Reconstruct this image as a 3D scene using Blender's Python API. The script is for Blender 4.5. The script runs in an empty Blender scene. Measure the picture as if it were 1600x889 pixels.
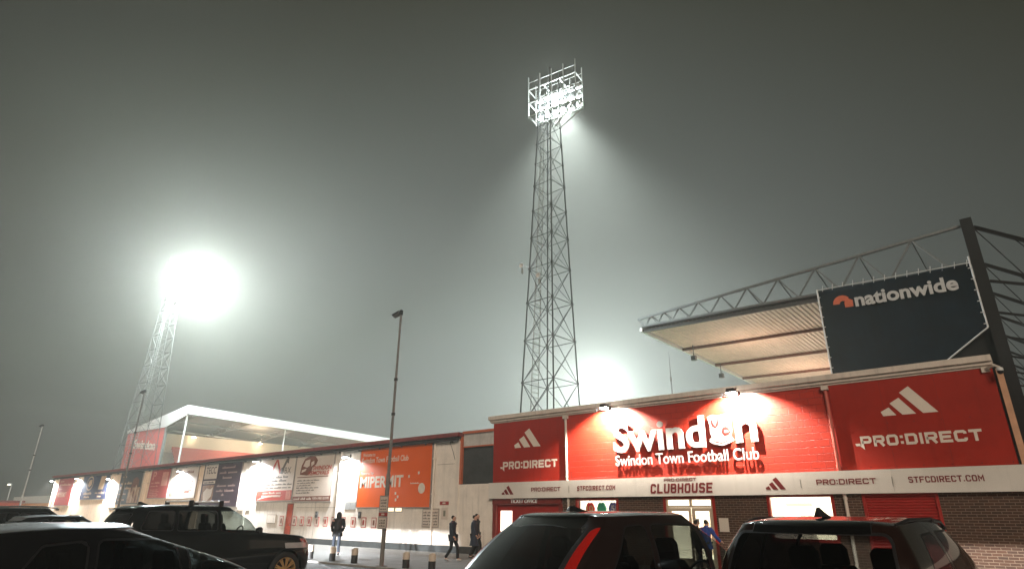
import bpy, bmesh, math, random
import numpy as np
from mathutils import Vector, Matrix
R = math.radians
random.seed(7)
sc = bpy.context.scene
col = sc.collection

# ---------------------------------------------------------------- camera
cam = bpy.data.cameras.new('camera'); camo = bpy.data.objects.new('camera', cam); col.objects.link(camo)
cam.sensor_width = 36.0; cam.lens = 940.0 / 1600.0 * 36.0
cam.clip_start = 0.05; cam.clip_end = 2000
_y, _p, _r = R(40.4), R(21.0), R(0.533)
fw = Vector((-math.sin(_y) * math.cos(_p), math.cos(_y) * math.cos(_p), math.sin(_p)))
rt = Vector((math.cos(_y), math.sin(_y), 0)); up = rt.cross(fw)
rt2 = rt * math.cos(_r) + up * math.sin(_r); up2 = -rt * math.sin(_r) + up * math.cos(_r)
M = Matrix((rt2, up2, -fw)).transposed().to_4x4(); M.translation = (0, 0, 1.65)
camo.matrix_world = M
sc.camera = camo

# ---------------------------------------------------------------- sky, dim glow of the town, exposure
w = bpy.data.worlds.new('World'); sc.world = w; w.use_nodes = True
WN = w.node_tree.nodes; WL_ = w.node_tree.links; bgn = WN['Background']; bgn.inputs[1].default_value = 1.0
_tc = WN.new('ShaderNodeTexCoord'); _dp = WN.new('ShaderNodeVectorMath'); _dp.operation = 'DOT_PRODUCT'; _dp.inputs[1].default_value = (-0.50, 0.83, -0.25)
WL_.new(_tc.outputs['Generated'], _dp.inputs[0])
_cr = WN.new('ShaderNodeValToRGB'); WL_.new(_dp.outputs['Value'], _cr.inputs['Fac'])      # brighter over the floodlit ground, dark behind the car park
_e = _cr.color_ramp.elements; _e[0].position = 0.0; _e[0].color = (0.006, 0.006, 0.006, 1); _e[1].position = 1.0; _e[1].color = (0.27, 0.315, 0.32, 1)
_m = _e.new(0.45); _m.color = (0.025, 0.025, 0.016, 1); _m2 = _e.new(0.78); _m2.color = (0.068, 0.076, 0.072, 1)
WL_.new(_cr.outputs['Color'], bgn.inputs[0])
sl = bpy.data.lights.new('town_glow', 'SUN'); sl.energy = 1.9; sl.angle = R(20); sl.color = (1, 0.84, 0.68)
so = bpy.data.objects.new('town_glow', sl); col.objects.link(so)
so.rotation_euler = Vector((-0.52, 0.70, -0.42)).to_track_quat('-Z', 'Y').to_euler()
sc.view_settings.view_transform = 'Standard'; sc.view_settings.look = 'None'
sc.view_settings.exposure = 0.0; sc.view_settings.gamma = 1.0; sc.view_settings.use_curve_mapping = False
cy = sc.cycles
cy.max_bounces = 6; cy.diffuse_bounces = 3; cy.glossy_bounces = 3; cy.transmission_bounces = 4
cy.transparent_max_bounces = 12; cy.volume_bounces = 1
cy.use_denoising = True
try: cy.denoiser = 'OPENIMAGEDENOISE'
except Exception: pass
cy.sample_clamp_indirect = 4.0; cy.sample_clamp_direct = 0.0
cy.caustics_reflective = False; cy.caustics_refractive = False

# ---------------------------------------------------------------- materials
MATS = {}
def new_mat(name):
    m = bpy.data.materials.new(name); m.use_nodes = True
    return m, m.node_tree.nodes, m.node_tree.links, m.node_tree.nodes['Principled BSDF']
def P(name, c, rough=0.6, metal=0.0, var=0.18, scale=3.0, bump=0.0, coat=0.0, spec=0.5, streak=0.0, emit=None, es=0.0):
    """painted / plain surface with uneven tone, optional dirt streaks and bump"""
    if name in MATS: return MATS[name]
    m, N, L, b = new_mat(name)
    b.inputs['Roughness'].default_value = rough; b.inputs['Metallic'].default_value = metal
    b.inputs['Specular IOR Level'].default_value = spec
    if coat: b.inputs['Coat Weight'].default_value = coat; b.inputs['Coat Roughness'].default_value = 0.05
    tc = N.new('ShaderNodeTexCoord')
    nz = N.new('ShaderNodeTexNoise'); nz.inputs['Scale'].default_value = scale; nz.inputs['Detail'].default_value = 6
    nz.inputs['Roughness'].default_value = 0.65
    L.new(tc.outputs['Object'], nz.inputs['Vector'])
    cr = N.new('ShaderNodeValToRGB')
    cr.color_ramp.elements[0].position = 0.3; cr.color_ramp.elements[1].position = 0.7
    cr.color_ramp.elements[0].color = (*[x * (1 - var) for x in c], 1)
    cr.color_ramp.elements[1].color = (*[min(1, x * (1 + var * 0.6)) for x in c], 1)
    L.new(nz.outputs['Fac'], cr.inputs['Fac'])
    out = cr.outputs['Color']
    if streak:
        mp = N.new('ShaderNodeMapping'); mp.inputs['Scale'].default_value = (5, 5, 0.35)
        L.new(tc.outputs['Object'], mp.inputs['Vector'])
        n2 = N.new('ShaderNodeTexNoise'); n2.inputs['Scale'].default_value = 1.0; n2.inputs['Detail'].default_value = 5
        L.new(mp.outputs['Vector'], n2.inputs['Vector'])
        r2 = N.new('ShaderNodeValToRGB'); r2.color_ramp.elements[0].position = 0.52; r2.color_ramp.elements[1].position = 0.75
        r2.color_ramp.elements[0].color = (0, 0, 0, 1); r2.color_ramp.elements[1].color = (streak, streak, streak, 1)
        L.new(n2.outputs['Fac'], r2.inputs['Fac'])
        mx = N.new('ShaderNodeMix'); mx.data_type = 'RGBA'
        L.new(r2.outputs['Color'], mx.inputs[0]); L.new(out, mx.inputs[6])
        mx.inputs[7].default_value = (*[x * 0.42 for x in c], 1); out = mx.outputs[2]
    L.new(out, b.inputs['Base Color'])
    rr = N.new('ShaderNodeMapRange'); rr.inputs[3].default_value = max(0.02, rough - 0.08); rr.inputs[4].default_value = min(1, rough + 0.1)
    L.new(nz.outputs['Fac'], rr.inputs[0]); L.new(rr.outputs[0], b.inputs['Roughness'])
    if bump:
        n3 = N.new('ShaderNodeTexNoise'); n3.inputs['Scale'].default_value = scale * 12; n3.inputs['Detail'].default_value = 4
        L.new(tc.outputs['Object'], n3.inputs['Vector'])
        bp = N.new('ShaderNodeBump'); bp.inputs['Strength'].default_value = bump; bp.inputs['Distance'].default_value = 0.02
        L.new(n3.outputs['Fac'], bp.inputs['Height']); L.new(bp.outputs['Normal'], b.inputs['Normal'])
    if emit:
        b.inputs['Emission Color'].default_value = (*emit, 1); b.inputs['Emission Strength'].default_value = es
    MATS[name] = m
    return m
def EM(name, c, s):
    if name in MATS: return MATS[name]
    m, N, L, b = new_mat(name)
    b.inputs['Base Color'].default_value = (*c, 1); b.inputs['Emission Color'].default_value = (*c, 1); b.inputs['Emission Strength'].default_value = s
    MATS[name] = m; return m
def BRICK(name, c1, c2, mortar, bw, bh, ms, rough=0.75, bump=0.6, var=0.3, off=0.5):
    """bricks on a wall whose face looks along y (uses object x and z)"""
    if name in MATS: return MATS[name]
    m, N, L, b = new_mat(name)
    tc = N.new('ShaderNodeTexCoord'); sp = N.new('ShaderNodeSeparateXYZ'); cb = N.new('ShaderNodeCombineXYZ')
    L.new(tc.outputs['Object'], sp.inputs[0]); L.new(sp.outputs['X'], cb.inputs['X']); L.new(sp.outputs['Z'], cb.inputs['Y'])
    br = N.new('ShaderNodeTexBrick'); L.new(cb.outputs[0], br.inputs['Vector'])
    br.inputs['Color1'].default_value = (*c1, 1); br.inputs['Color2'].default_value = (*c2, 1); br.inputs['Mortar'].default_value = (*mortar, 1)
    br.inputs['Scale'].default_value = 1.0; br.inputs['Mortar Size'].default_value = ms; br.inputs['Mortar Smooth'].default_value = 0.25
    br.inputs['Brick Width'].default_value = bw; br.inputs['Row Height'].default_value = bh; br.offset = off
    nz = N.new('ShaderNodeTexNoise'); nz.inputs['Scale'].default_value = 2.2; nz.inputs['Detail'].default_value = 7
    L.new(tc.outputs['Object'], nz.inputs['Vector'])
    mr = N.new('ShaderNodeMapRange'); mr.inputs[3].default_value = 1 - var; mr.inputs[4].default_value = 1 + var
    L.new(nz.outputs['Fac'], mr.inputs[0])
    hs = N.new('ShaderNodeHueSaturation'); L.new(br.outputs['Color'], hs.inputs['Color']); L.new(mr.outputs[0], hs.inputs['Value'])
    L.new(hs.outputs['Color'], b.inputs['Base Color']); b.inputs['Roughness'].default_value = rough
    ad = N.new('ShaderNodeMath'); ad.operation = 'MULTIPLY_ADD'
    n2 = N.new('ShaderNodeTexNoise'); n2.inputs['Scale'].default_value = 40; L.new(tc.outputs['Object'], n2.inputs['Vector'])
    inv = N.new('ShaderNodeMath'); inv.operation = 'SUBTRACT'; inv.inputs[0].default_value = 1; L.new(br.outputs['Fac'], inv.inputs[1])
    L.new(n2.outputs['Fac'], ad.inputs[0]); ad.inputs[1].default_value = 0.25; L.new(inv.outputs[0], ad.inputs[2])
    bp = N.new('ShaderNodeBump'); bp.inputs['Strength'].default_value = bump; bp.inputs['Distance'].default_value = 0.012
    L.new(ad.outputs[0], bp.inputs['Height']); L.new(bp.outputs['Normal'], b.inputs['Normal'])
    MATS[name] = m; return m
def GLASS(name, tint, dark, rough=0.02):
    """car or window glass: tinted see-through pane with a mirror-like skin"""
    if name in MATS: return MATS[name]
    m, N, L, b = new_mat(name); N.remove(b)
    out = N['Material Output']
    tr = N.new('ShaderNodeBsdfTransparent'); tr.inputs[0].default_value = (*tint, 1)
    gl = N.new('ShaderNodeBsdfGlossy'); gl.inputs['Roughness'].default_value = rough; gl.inputs[0].default_value = (0.9, 0.9, 0.9, 1)
    df = N.new('ShaderNodeBsdfDiffuse'); df.inputs[0].default_value = (*[x * 0.02 for x in (1, 1, 1)], 1)
    m0 = N.new('ShaderNodeMixShader'); m0.inputs[0].default_value = dark; L.new(tr.outputs[0], m0.inputs[1]); L.new(df.outputs[0], m0.inputs[2])
    fr = N.new('ShaderNodeFresnel'); ge = N.new('ShaderNodeNewGeometry'); io = N.new('ShaderNodeMath'); io.operation = 'MULTIPLY_ADD'   # a thin pane: the same reflection from inside and outside
    L.new(ge.outputs['Backfacing'], io.inputs[0]); io.inputs[1].default_value = 1 / 1.5 - 1.5; io.inputs[2].default_value = 1.5; L.new(io.outputs[0], fr.inputs['IOR'])
    nz = N.new('ShaderNodeTexNoise'); nz.inputs['Scale'].default_value = 9; tc = N.new('ShaderNodeTexCoord'); L.new(tc.outputs['Object'], nz.inputs['Vector'])
    mr = N.new('ShaderNodeMapRange'); mr.inputs[3].default_value = rough; mr.inputs[4].default_value = rough + 0.06
    L.new(nz.outputs['Fac'], mr.inputs[0]); L.new(mr.outputs[0], gl.inputs['Roughness'])
    mx = N.new('ShaderNodeMixShader'); L.new(fr.outputs[0], mx.inputs[0]); L.new(m0.outputs[0], mx.inputs[1]); L.new(gl.outputs[0], mx.inputs[2])
    L.new(mx.outputs[0], out.inputs[0])
    MATS[name] = m; return m

white_wall = P('cream_render', (0.82, 0.74, 0.65), 0.8, var=0.14, scale=1.3, bump=0.35, streak=0.35)
far_wall = P('orange_lit_render', (0.82, 0.60, 0.42), 0.8, var=0.14, scale=1.3, bump=0.35, streak=0.35)  # orange street light on the far section is put into its colour
plinth_m = P('dark_plinth_paint', (0.05, 0.055, 0.055), 0.7, var=0.3, bump=0.3)
red_roof = P('maroon_metal', (0.22, 0.035, 0.03), 0.5, var=0.3, streak=0.5)
dark_m = P('dark_gutter', (0.03, 0.026, 0.024), 0.6, var=0.3)
board_m = P('white_board', (0.70, 0.66, 0.60), 0.42, var=0.07, scale=0.8, streak=0.12)
coping_m = P('cream_coping', (0.66, 0.58, 0.50), 0.6, var=0.12, streak=0.4)
red_panel = P('red_sign_panel', (0.33, 0.017, 0.007), 0.55, var=0.16, scale=0.9, streak=0.22, spec=.3)
red_trim = P('red_paint', (0.34, 0.018, 0.012), 0.45, var=0.15)
red_dark = P('red_shutter_paint', (0.36, 0.02, 0.016), 0.45, var=0.15)
letter_w = P('cream_letters', (0.72, 0.64, 0.55), 0.5, var=0.05)
letter_white = P('white_letters', (0.82, 0.82, 0.80), 0.4, var=0.04)
maroon_l = P('maroon_letters', (0.17, 0.014, 0.016), 0.5, var=0.1)
block_m = BRICK('red_blockwork', (0.46, 0.031, 0.013), (0.41, 0.027, 0.012), (0.30, 0.018, 0.010), 0.45, 0.225, 0.010, 0.5, 0.65, 0.18)
brick_m = BRICK('brown_brick', (0.085, 0.040, 0.024), (0.050, 0.026, 0.018), (0.21, 0.155, 0.115), 0.225, 0.075, 0.008, 0.8, 0.7, 0.25)
steel_m = P('galvanised_steel', (0.22, 0.23, 0.22), 0.45, metal=0.6, var=0.25, scale=8)
steel_white = P('white_painted_steel', (0.62, 0.62, 0.60), 0.45, var=0.12, scale=6)
black_steel = P('black_painted_steel', (0.008, 0.008, 0.008), 0.6, var=0.3, spec=.25)
pole_m = P('brown_grey_pole', (0.17, 0.155, 0.14), 0.55, var=0.3, scale=7)
black_plastic = P('black_plastic', (0.012, 0.012, 0.013), 0.42, var=0.3)
rubber_m = P('tyre_rubber', (0.014, 0.014, 0.014), 0.85, var=0.3)
orange_m = P('orange_banner_print', (0.78, 0.115, 0.008), 0.5, var=0.07, scale=0.6)
navy_m = P('navy_banner_print', (0.02, 0.026, 0.07), 0.5, var=0.2)
charcoal_m = P('charcoal_banner_print', (0.022, 0.022, 0.026), 0.5, var=0.2)
plum_m = P('plum_banner_print', (0.045, 0.022, 0.04), 0.5, var=0.2)
redb_m = P('red_banner_print', (0.36, 0.035, 0.032), 0.5, var=0.12)
cream_b = P('cream_banner_print', (0.66, 0.56, 0.48), 0.5, var=0.06, scale=0.8)
grey_ink = P('grey_ink', (0.12, 0.10, 0.09), 0.6)
red_ink = P('red_ink', (0.42, 0.05, 0.03), 0.6)
brown_ink = P('brown_ink', (0.20, 0.07, 0.045), 0.6)
tan_ink = P('tan_ink', (0.55, 0.36, 0.22), 0.6)
skin_m = P('skin', (0.50, 0.30, 0.22), 0.6, var=0.1, scale=12)
# ---------------------------------------------------------------- mesh builder
def tag(o, label=None, cat=None, group=None, kind=None):
    if label: o['label'] = label
    if cat: o['category'] = cat
    if group: o['group'] = group
    if kind: o['kind'] = kind
    return o
def thing(name, label, cat, loc=(0, 0, 0), rz=0.0, group=None):
    o = bpy.data.objects.new(name, None); o.empty_display_size = 0.2; col.objects.link(o)
    o.location = loc; o.rotation_euler = (0, 0, rz)
    return tag(o, label, cat, group)
def origin(o):
    v = Vector((0, 0, 0))
    while o is not None: v = v + o.location; o = o.parent
    return v
class MB:
    def __init__(s): s.v = []; s.f = []; s.m = []
    def add(s, vs, fs, mi=0):
        n = len(s.v); s.v += [tuple(map(float, v)) for v in vs]
        for f in fs: s.f.append(tuple(i + n for i in f)); s.m.append(mi)
        return s
    def box(s, x0, x1, y0, y1, z0, z1, mi=0):
        vs = [(x, y, z) for z in (z0, z1) for y in (y0, y1) for x in (x0, x1)]
        return s.add(vs, [(0, 2, 3, 1), (4, 5, 7, 6), (0, 1, 5, 4), (2, 6, 7, 3), (0, 4, 6, 2), (1, 3, 7, 5)], mi)
    def bar(s, p, q, wd=0.1, dp=None, mi=0, upv=None):
        p, q = Vector(p), Vector(q); d = (q - p); d.normalize()
        u = Vector(upv) if upv else (Vector((0, 0, 1)) if abs(d.z) < 0.95 else Vector((0, 1, 0)))
        a = d.cross(u).normalized(); b = a.cross(d); dp = dp or wd
        vs = []
        for c in (p, q):
            for i, j in ((-1, -1), (1, -1), (1, 1), (-1, 1)): vs.append(c + a * (i * wd / 2) + b * (j * dp / 2))
        return s.add(vs, [(3, 2, 1, 0), (4, 5, 6, 7), (0, 1, 5, 4), (1, 2, 6, 5), (2, 3, 7, 6), (3, 0, 4, 7)], mi)
    def tube(s, pts, r, n=8, mi=0, caps=True):
        pts = [Vector(p) for p in pts]; rs = r if isinstance(r, (list, tuple)) else [r] * len(pts)
        rings = []
        for i, p in enumerate(pts):
            d = (pts[min(i + 1, len(pts) - 1)] - pts[max(i - 1, 0)]).normalized()
            u = Vector((0, 0, 1)) if abs(d.z) < 0.9 else Vector((1, 0, 0))
            a = d.cross(u).normalized(); b = d.cross(a)
            rings.append([p + (a * math.cos(t) + b * math.sin(t)) * rs[i] for t in [2 * math.pi * k / n for k in range(n)]])
        vs = [v for rg in rings for v in rg]; fs = []
        for i in range(len(pts) - 1):
            for k in range(n):
                fs.append((i * n + k, i * n + (k + 1) % n, (i + 1) * n + (k + 1) % n, (i + 1) * n + k))
        if caps: fs.append(tuple(reversed(range(n)))); fs.append(tuple(range((len(pts) - 1) * n, len(pts) * n)))
        return s.add(vs, fs, mi)
    def lathe(s, prof, c=(0, 0, 0), axis='z', n=24, mi=0):
        """prof: list of (r, h) along axis"""
        vs = []; fs = []
        for r, h in prof:
            for k in range(n):
                t = 2 * math.pi * k / n; a, b = r * math.cos(t), r * math.sin(t)
                p = (a, b, h) if axis == 'z' else ((h, a, b) if axis == 'x' else (a, h, b))
                vs.append((p[0] + c[0], p[1] + c[1], p[2] + c[2]))
        for i in range(len(prof) - 1):
            for k in range(n): fs.append((i * n + k, i * n + (k + 1) % n, (i + 1) * n + (k + 1) % n, (i + 1) * n + k))
        return s.add(vs, fs, mi)
    def prism(s, poly, y, d, mi=0):
        """polygon of (x, z), front face at y, running back to y + d"""
        n = len(poly)
        ar = sum(poly[i][0] * poly[(i + 1) % n][1] - poly[(i + 1) % n][0] * poly[i][1] for i in range(n))
        if ar < 0: poly = poly[::-1]
        vs = [(x, y, z) for x, z in poly] + [(x, y + d, z) for x, z in poly]
        fs = [tuple(range(n)), tuple(reversed(range(n, 2 * n)))] + [(i, i + n, (i + 1) % n + n, (i + 1) % n) for i in range(n)]
        return s.add(vs, fs, mi)
    def build(s, name, mats, parent=None, smooth=False, local=False, weld=False, bevel=0.0):
        if not isinstance(mats, (list, tuple)): mats = [mats]
        me = bpy.data.meshes.new(name)
        o0 = Vector((0, 0, 0)) if (local or parent is None) else origin(parent)
        me.from_pydata([(v[0] - o0.x, v[1] - o0.y, v[2] - o0.z) for v in s.v], [], s.f)
        for m in mats: me.materials.append(m)
        me.polygons.foreach_set('material_index', s.m)
        bm = bmesh.new(); bm.from_mesh(me)
        if weld: bmesh.ops.remove_doubles(bm, verts=bm.verts, dist=2e-4)
        bmesh.ops.recalc_face_normals(bm, faces=bm.faces)
        if bevel: bmesh.ops.bevel(bm, geom=[e for e in bm.edges if len(e.link_faces) == 2 and e.calc_face_angle() > 0.6], offset=bevel, segments=2, profile=0.6, affect='EDGES')
        bm.to_mesh(me); bm.free()
        if smooth: me.polygons.foreach_set('use_smooth', [True] * len(me.polygons))
        me.update()
        o = bpy.data.objects.new(name, me); col.objects.link(o)
        if parent is not None: o.parent = parent
        return o
def copy_tree(o, parent=None):
    c = o.copy(); col.objects.link(c)
    if parent is not None: c.parent = parent
    for ch in o.children: copy_tree(ch, c)
    return c

# ---------------------------------------------------------------- lettering
_TX = {}
def text_geo(t, off=0.0):
    k = (t, off)
    if k not in _TX:
        cu = bpy.data.curves.new('lettering', 'FONT'); cu.body = t; cu.offset = off; cu.resolution_u = 5; cu.fill_mode = 'FRONT'
        ob = bpy.data.objects.new('lettering', cu); col.objects.link(ob)
        me = bpy.data.meshes.new_from_object(ob.evaluated_get(bpy.context.evaluated_depsgraph_get()))
        bm = bmesh.new(); bm.from_mesh(me); bmesh.ops.remove_doubles(bm, verts=bm.verts, dist=1e-5)
        vs = [tuple(v.co) for v in bm.verts]; bm.verts.index_update()
        fs = [tuple(v.index for v in f.verts) for f in bm.faces]
        be = [(e.verts[0].index, e.verts[1].index) for e in bm.edges if len(e.link_faces) == 1]
        bm.free(); bpy.data.objects.remove(ob); bpy.data.meshes.remove(me); bpy.data.curves.remove(cu)
        _TX[k] = (vs, fs, be)
    return _TX[k]
def put(mb, t, x0, x1, z0, z1, y, d=0.01, mi=0, off=0.012, shear=0.0, tilt=0.0):
    """raised lettering filling the box x0..x1, z0..z1; face at y, body behind it to y + d"""
    vs, fs, be = text_geo(t, off)
    ax = min(v[0] for v in vs); bx = max(v[0] for v in vs); az = min(v[1] for v in vs); bz = max(v[1] for v in vs)
    def m(v, yy):
        u = (v[0] - ax) / (bx - ax); q = (v[1] - az) / (bz - az)
        return (x0 + (x1 - x0) * u + shear * q * (z1 - z0), yy, z0 + (z1 - z0) * q + tilt * (u - 0.5))
    n = len(vs)
    mb.add([m(v, y) for v in vs] + [m(v, y + d) for v in vs], [tuple(reversed(f)) for f in fs] + [(a, b, b + n, a + n) for a, b in be], mi)
GLY = {
 'P': [[(0, 0), (0, 1), (.86, 1), (1, .88), (1, .52), (.86, .4), (0, .4)]],
 'R': [[(0, 0), (0, 1), (.86, 1), (1, .88), (1, .56), (.86, .44), (0, .44)], [(.55, .44), (1, 0)]],
 'O': [[(.14, 0), (0, .15), (0, .85), (.14, 1), (.86, 1), (1, .85), (1, .15), (.86, 0), (.14, 0)]],
 'D': [[(0, 0), (0, 1), (.84, 1), (1, .85), (1, .15), (.84, 0), (0, 0)]],
 'I': [[(.5, 0), (.5, 1)]],
 'E': [[(1, 1), (0, 1), (0, 0), (1, 0)], [(0, .5), (.9, .5)]],
 'C': [[(1, .72), (1, .88), (.86, 1), (.14, 1), (0, .85), (0, .15), (.14, 0), (.86, 0), (1, .12), (1, .28)]],
 'T': [[(0, 1), (1, 1)], [(.5, 1), (.5, 0)]],
 'S': [[(1, .8), (1, .9), (.86, 1), (.14, 1), (0, .88), (0, .64), (.14, .52), (.86, .5), (1, .38), (1, .12), (.86, 0), (.14, 0), (0, .1), (0, .2)]],
 'F': [[(1, 1), (0, 1), (0, 0)], [(0, .48), (.86, .48)]],
 'M': [[(0, 0), (0, 1), (.5, .35), (1, 1), (1, 0)]],
 'L': [[(0, 1), (0, 0), (1, 0)]],
 'U': [[(0, 1), (0, .15), (.14, 0), (.86, 0), (1, .15), (1, 1)]],
 'B': [[(0, 0), (0, 1), (.82, 1), (.96, .88), (.96, .62), (.84, .52), (0, .52)], [(.84, .52), (1, .4), (1, .12), (.86, 0), (0, 0)]],
 'H': [[(0, 0), (0, 1)], [(1, 0), (1, 1)], [(0, .5), (1, .5)]],
}
def stroke(mb, pts, th, y, d, mi):
    n = len(pts); closed = pts[0] == pts[-1]
    if closed: pts = pts[:-1]; n -= 1
    L_, R_ = [], []
    for i in range(n):
        a = Vector(pts[i - 1]) if (i > 0 or closed) else None; b = Vector(pts[i]); c = Vector(pts[(i + 1) % n]) if (i < n - 1 or closed) else None
        d1 = (b - a).normalized() if a is not None else None; d2 = (c - b).normalized() if c is not None else None
        if d1 is None: d1 = d2; b = b - d2 * 0
        if d2 is None: d2 = d1
        n1 = Vector((-d1.y, d1.x)); n2 = Vector((-d2.y, d2.x)); mm = (n1 + n2)
        if mm.length < 1e-6: mm = n1
        mm = mm.normalized(); k = th / 2 / max(0.45, mm.dot(n1))
        L_.append(b + mm * k); R_.append(b - mm * k)
    m = n if closed else n - 1
    for i in range(m):
        j = (i + 1) % n
        mb.prism([tuple(L_[i]), tuple(L_[j]), tuple(R_[j]), tuple(R_[i])], y, d, mi)
def techno(mb, t, x0, x1, z0, z1, y, d=0.01, mi=0, th=0.22, gap=0.30, shear=0.0):
    """square-cut capital lettering; th and gap as shares of the height / letter width"""
    h = z1 - z0; ws = []
    for ch in t: ws.append({'I': 0.32, ':': 0.30, '.': 0.30, 'M': 1.15}.get(ch, 1.0))
    unit = (x1 - x0) / (sum(ws) + gap * (len(t) - 1)); T = th * h; x = x0
    for ch, q in zip(t, ws):
        cw = unit * q
        if ch in ':.':
            for zz in ((0.14,) if ch == '.' else (0.22, 0.74)):
                cx = x + cw / 2; cz = z0 + zz * h; mb.prism([(cx - T / 2, cz - T / 2), (cx + T / 2, cz - T / 2), (cx + T / 2, cz + T / 2), (cx - T / 2, cz + T / 2)], y, d, mi)
        else:
            for k, st in enumerate(GLY[ch]):
                pts = []
                for u, v in st:
                    if ch == 'I': px = x + cw / 2; pz = z0 + v * h
                    else:
                        px = x + T / 2 + u * (cw - T); pz = z0 + T / 2 + v * (h - T)
                        # let open ends run out to the edge
                        if ch in 'PRFTMHUL' and v == 0 and (u, v) in (st[0], st[-1]) and ch not in 'L': pz = z0
                        if ch in 'HUL' and v == 1: pz = z1
                        if ch in 'T' and st == GLY['T'][0]: px = x + u * cw
                        if ch in 'EFL' and u >= .86: px = x + u * cw
                    pts.append((px + shear * (pz - z0), pz))
                stroke(mb, pts, T, y + 0.0006 * k, d, mi)
        x += cw + unit * gap
def three_bars(mb, x0, x1, z0, z1, y, d=0.01, mi=0):
    """three slanted bars of rising height (sportswear emblem)"""
    W_, H_ = x1 - x0, z1 - z0
    for pts in ([(0, .16), (.16, .30), (.27, .0), (.03, 0)], [(.19, .44), (.37, .62), (.62, 0), (.38, 0)], [(.40, .80), (.58, 1.0), (1.0, 0), (.74, 0)]):
        mb.prism([(x0 + a * W_, z0 + b * H_) for a, b in pts], y, d, mi)

# ---------------------------------------------------------------- bodies grown from a skeleton
def skin(name, pts, edges, rad, mat, parent, sub=2, root=0):
    me = bpy.data.meshes.new(name); me.from_pydata(pts, edges, [])
    ob = bpy.data.objects.new(name, me); col.objects.link(ob)
    ob.modifiers.new('skin', 'SKIN').use_smooth_shade = True
    for i, r in enumerate(rad):
        sv = me.skin_vertices[0].data[i]; sv.radius = r if isinstance(r, tuple) else (r, r); sv.use_root = (i == root)
    sm = ob.modifiers.new('sub', 'SUBSURF'); sm.levels = sub; sm.render_levels = sub
    ev = ob.evaluated_get(bpy.context.evaluated_depsgraph_get())
    m2 = bpy.data.meshes.new_from_object(ev)
    bpy.data.objects.remove(ob); bpy.data.meshes.remove(me)
    m2.materials.clear(); m2.materials.append(mat)
    m2.polygons.foreach_set('use_smooth', [True] * len(m2.polygons))
    o = bpy.data.objects.new(name, m2); col.objects.link(o)
    if parent is not None: o.parent = parent
    return o
def spot(name, loc, aim, energy, angle, color=(1, 1, 1), blend=0.3, radius=0.1):
    l = bpy.data.lights.new(name, 'SPOT'); l.energy = energy; l.spot_size = R(angle); l.spot_blend = blend; l.color = color; l.shadow_soft_size = radius
    o = bpy.data.objects.new(name, l); col.objects.link(o); o.location = loc
    o.rotation_euler = (Vector(aim) - Vector(loc)).to_track_quat('-Z', 'Y').to_euler(); return o
def point(name, loc, energy, color=(1, 1, 1), radius=0.1):
    l = bpy.data.lights.new(name, 'POINT'); l.energy = energy; l.color = color; l.shadow_soft_size = radius
    o = bpy.data.objects.new(name, l); col.objects.link(o); o.location = loc; return o
# ================================================================ THE SETTING
def ground_mat():
    m, N, L, b = new_mat('wet_asphalt')
    tc = N.new('ShaderNodeTexCoord'); n1 = N.new('ShaderNodeTexNoise'); n1.inputs['Scale'].default_value = 0.5; n1.inputs['Detail'].default_value = 8
    n2 = N.new('ShaderNodeTexNoise'); n2.inputs['Scale'].default_value = 60; n2.inputs['Detail'].default_value = 3
    L.new(tc.outputs['Object'], n1.inputs['Vector']); L.new(tc.outputs['Object'], n2.inputs['Vector'])
    cr = N.new('ShaderNodeValToRGB'); cr.color_ramp.elements[0].color = (0.035, 0.036, 0.036, 1); cr.color_ramp.elements[1].color = (0.085, 0.083, 0.078, 1)
    L.new(n1.outputs['Fac'], cr.inputs['Fac'])
    mx = N.new('ShaderNodeMix'); mx.data_type = 'RGBA'; mx.blend_type = 'OVERLAY'; mx.inputs[0].default_value = 0.5
    L.new(cr.outputs['Color'], mx.inputs[6]); L.new(n2.outputs['Color'], mx.inputs[7]); L.new(mx.outputs[2], b.inputs['Base Color'])
    mr = N.new('ShaderNodeMapRange'); mr.inputs[3].default_value = 0.35; mr.inputs[4].default_value = 0.8; L.new(n1.outputs['Fac'], mr.inputs[0]); L.new(mr.outputs[0], b.inputs['Roughness'])
    bp = N.new('ShaderNodeBump'); bp.inputs['Strength'].default_value = 0.4; bp.inputs['Distance'].default_value = 0.01
    L.new(n2.outputs['Fac'], bp.inputs['Height']); L.new(bp.outputs['Normal'], b.inputs['Normal'])
    return m
asph = ground_mat()
YW = 21.8
GZ = -0.06
g = MB(); g.box(-420, 320, -160, 520, -0.30, GZ); tag(g.build('ground', asph), kind='structure')
pave_m = BRICK('paving_slabs', (0.22, 0.22, 0.205), (0.18, 0.18, 0.17), (0.10, 0.10, 0.09), 0.6, 0.6, 0.008, 0.6, 0.3, 0.25)
for lk in list(pave_m.node_tree.links):
    if lk.to_node.type == 'COMBXYZ' and lk.to_socket.name == 'Y':
        src = lk.from_node; pave_m.node_tree.links.remove(lk); pave_m.node_tree.links.new(src.outputs['Y'], [n for n in pave_m.node_tree.nodes if n.type == 'COMBXYZ'][0].inputs['Y']); break
g = MB(); g.box(-90, 12, 14.30, 21.78, GZ - 0.1, 0.0); tag(g.build('pavement', pave_m), kind='structure')
g = MB()
for k in range(112): g.box(-90 + k * 0.915, -90 + k * 0.915 + 0.905, 14.15, 14.298, GZ - 0.1, 0.004)
tag(g.build('kerb', P('kerb_concrete', (0.30, 0.29, 0.27), 0.7, var=0.25, bump=0.3), bevel=0.0), kind='structure')
line_m = P('road_paint', (0.55, 0.54, 0.50), 0.7, var=0.35, scale=9)
g = MB()
for k in range(-10, 5): g.box(-4.05 + k * 2.75, -3.95 + k * 2.75, 5.4, 10.6, GZ - 0.02, GZ + 0.004)
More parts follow.
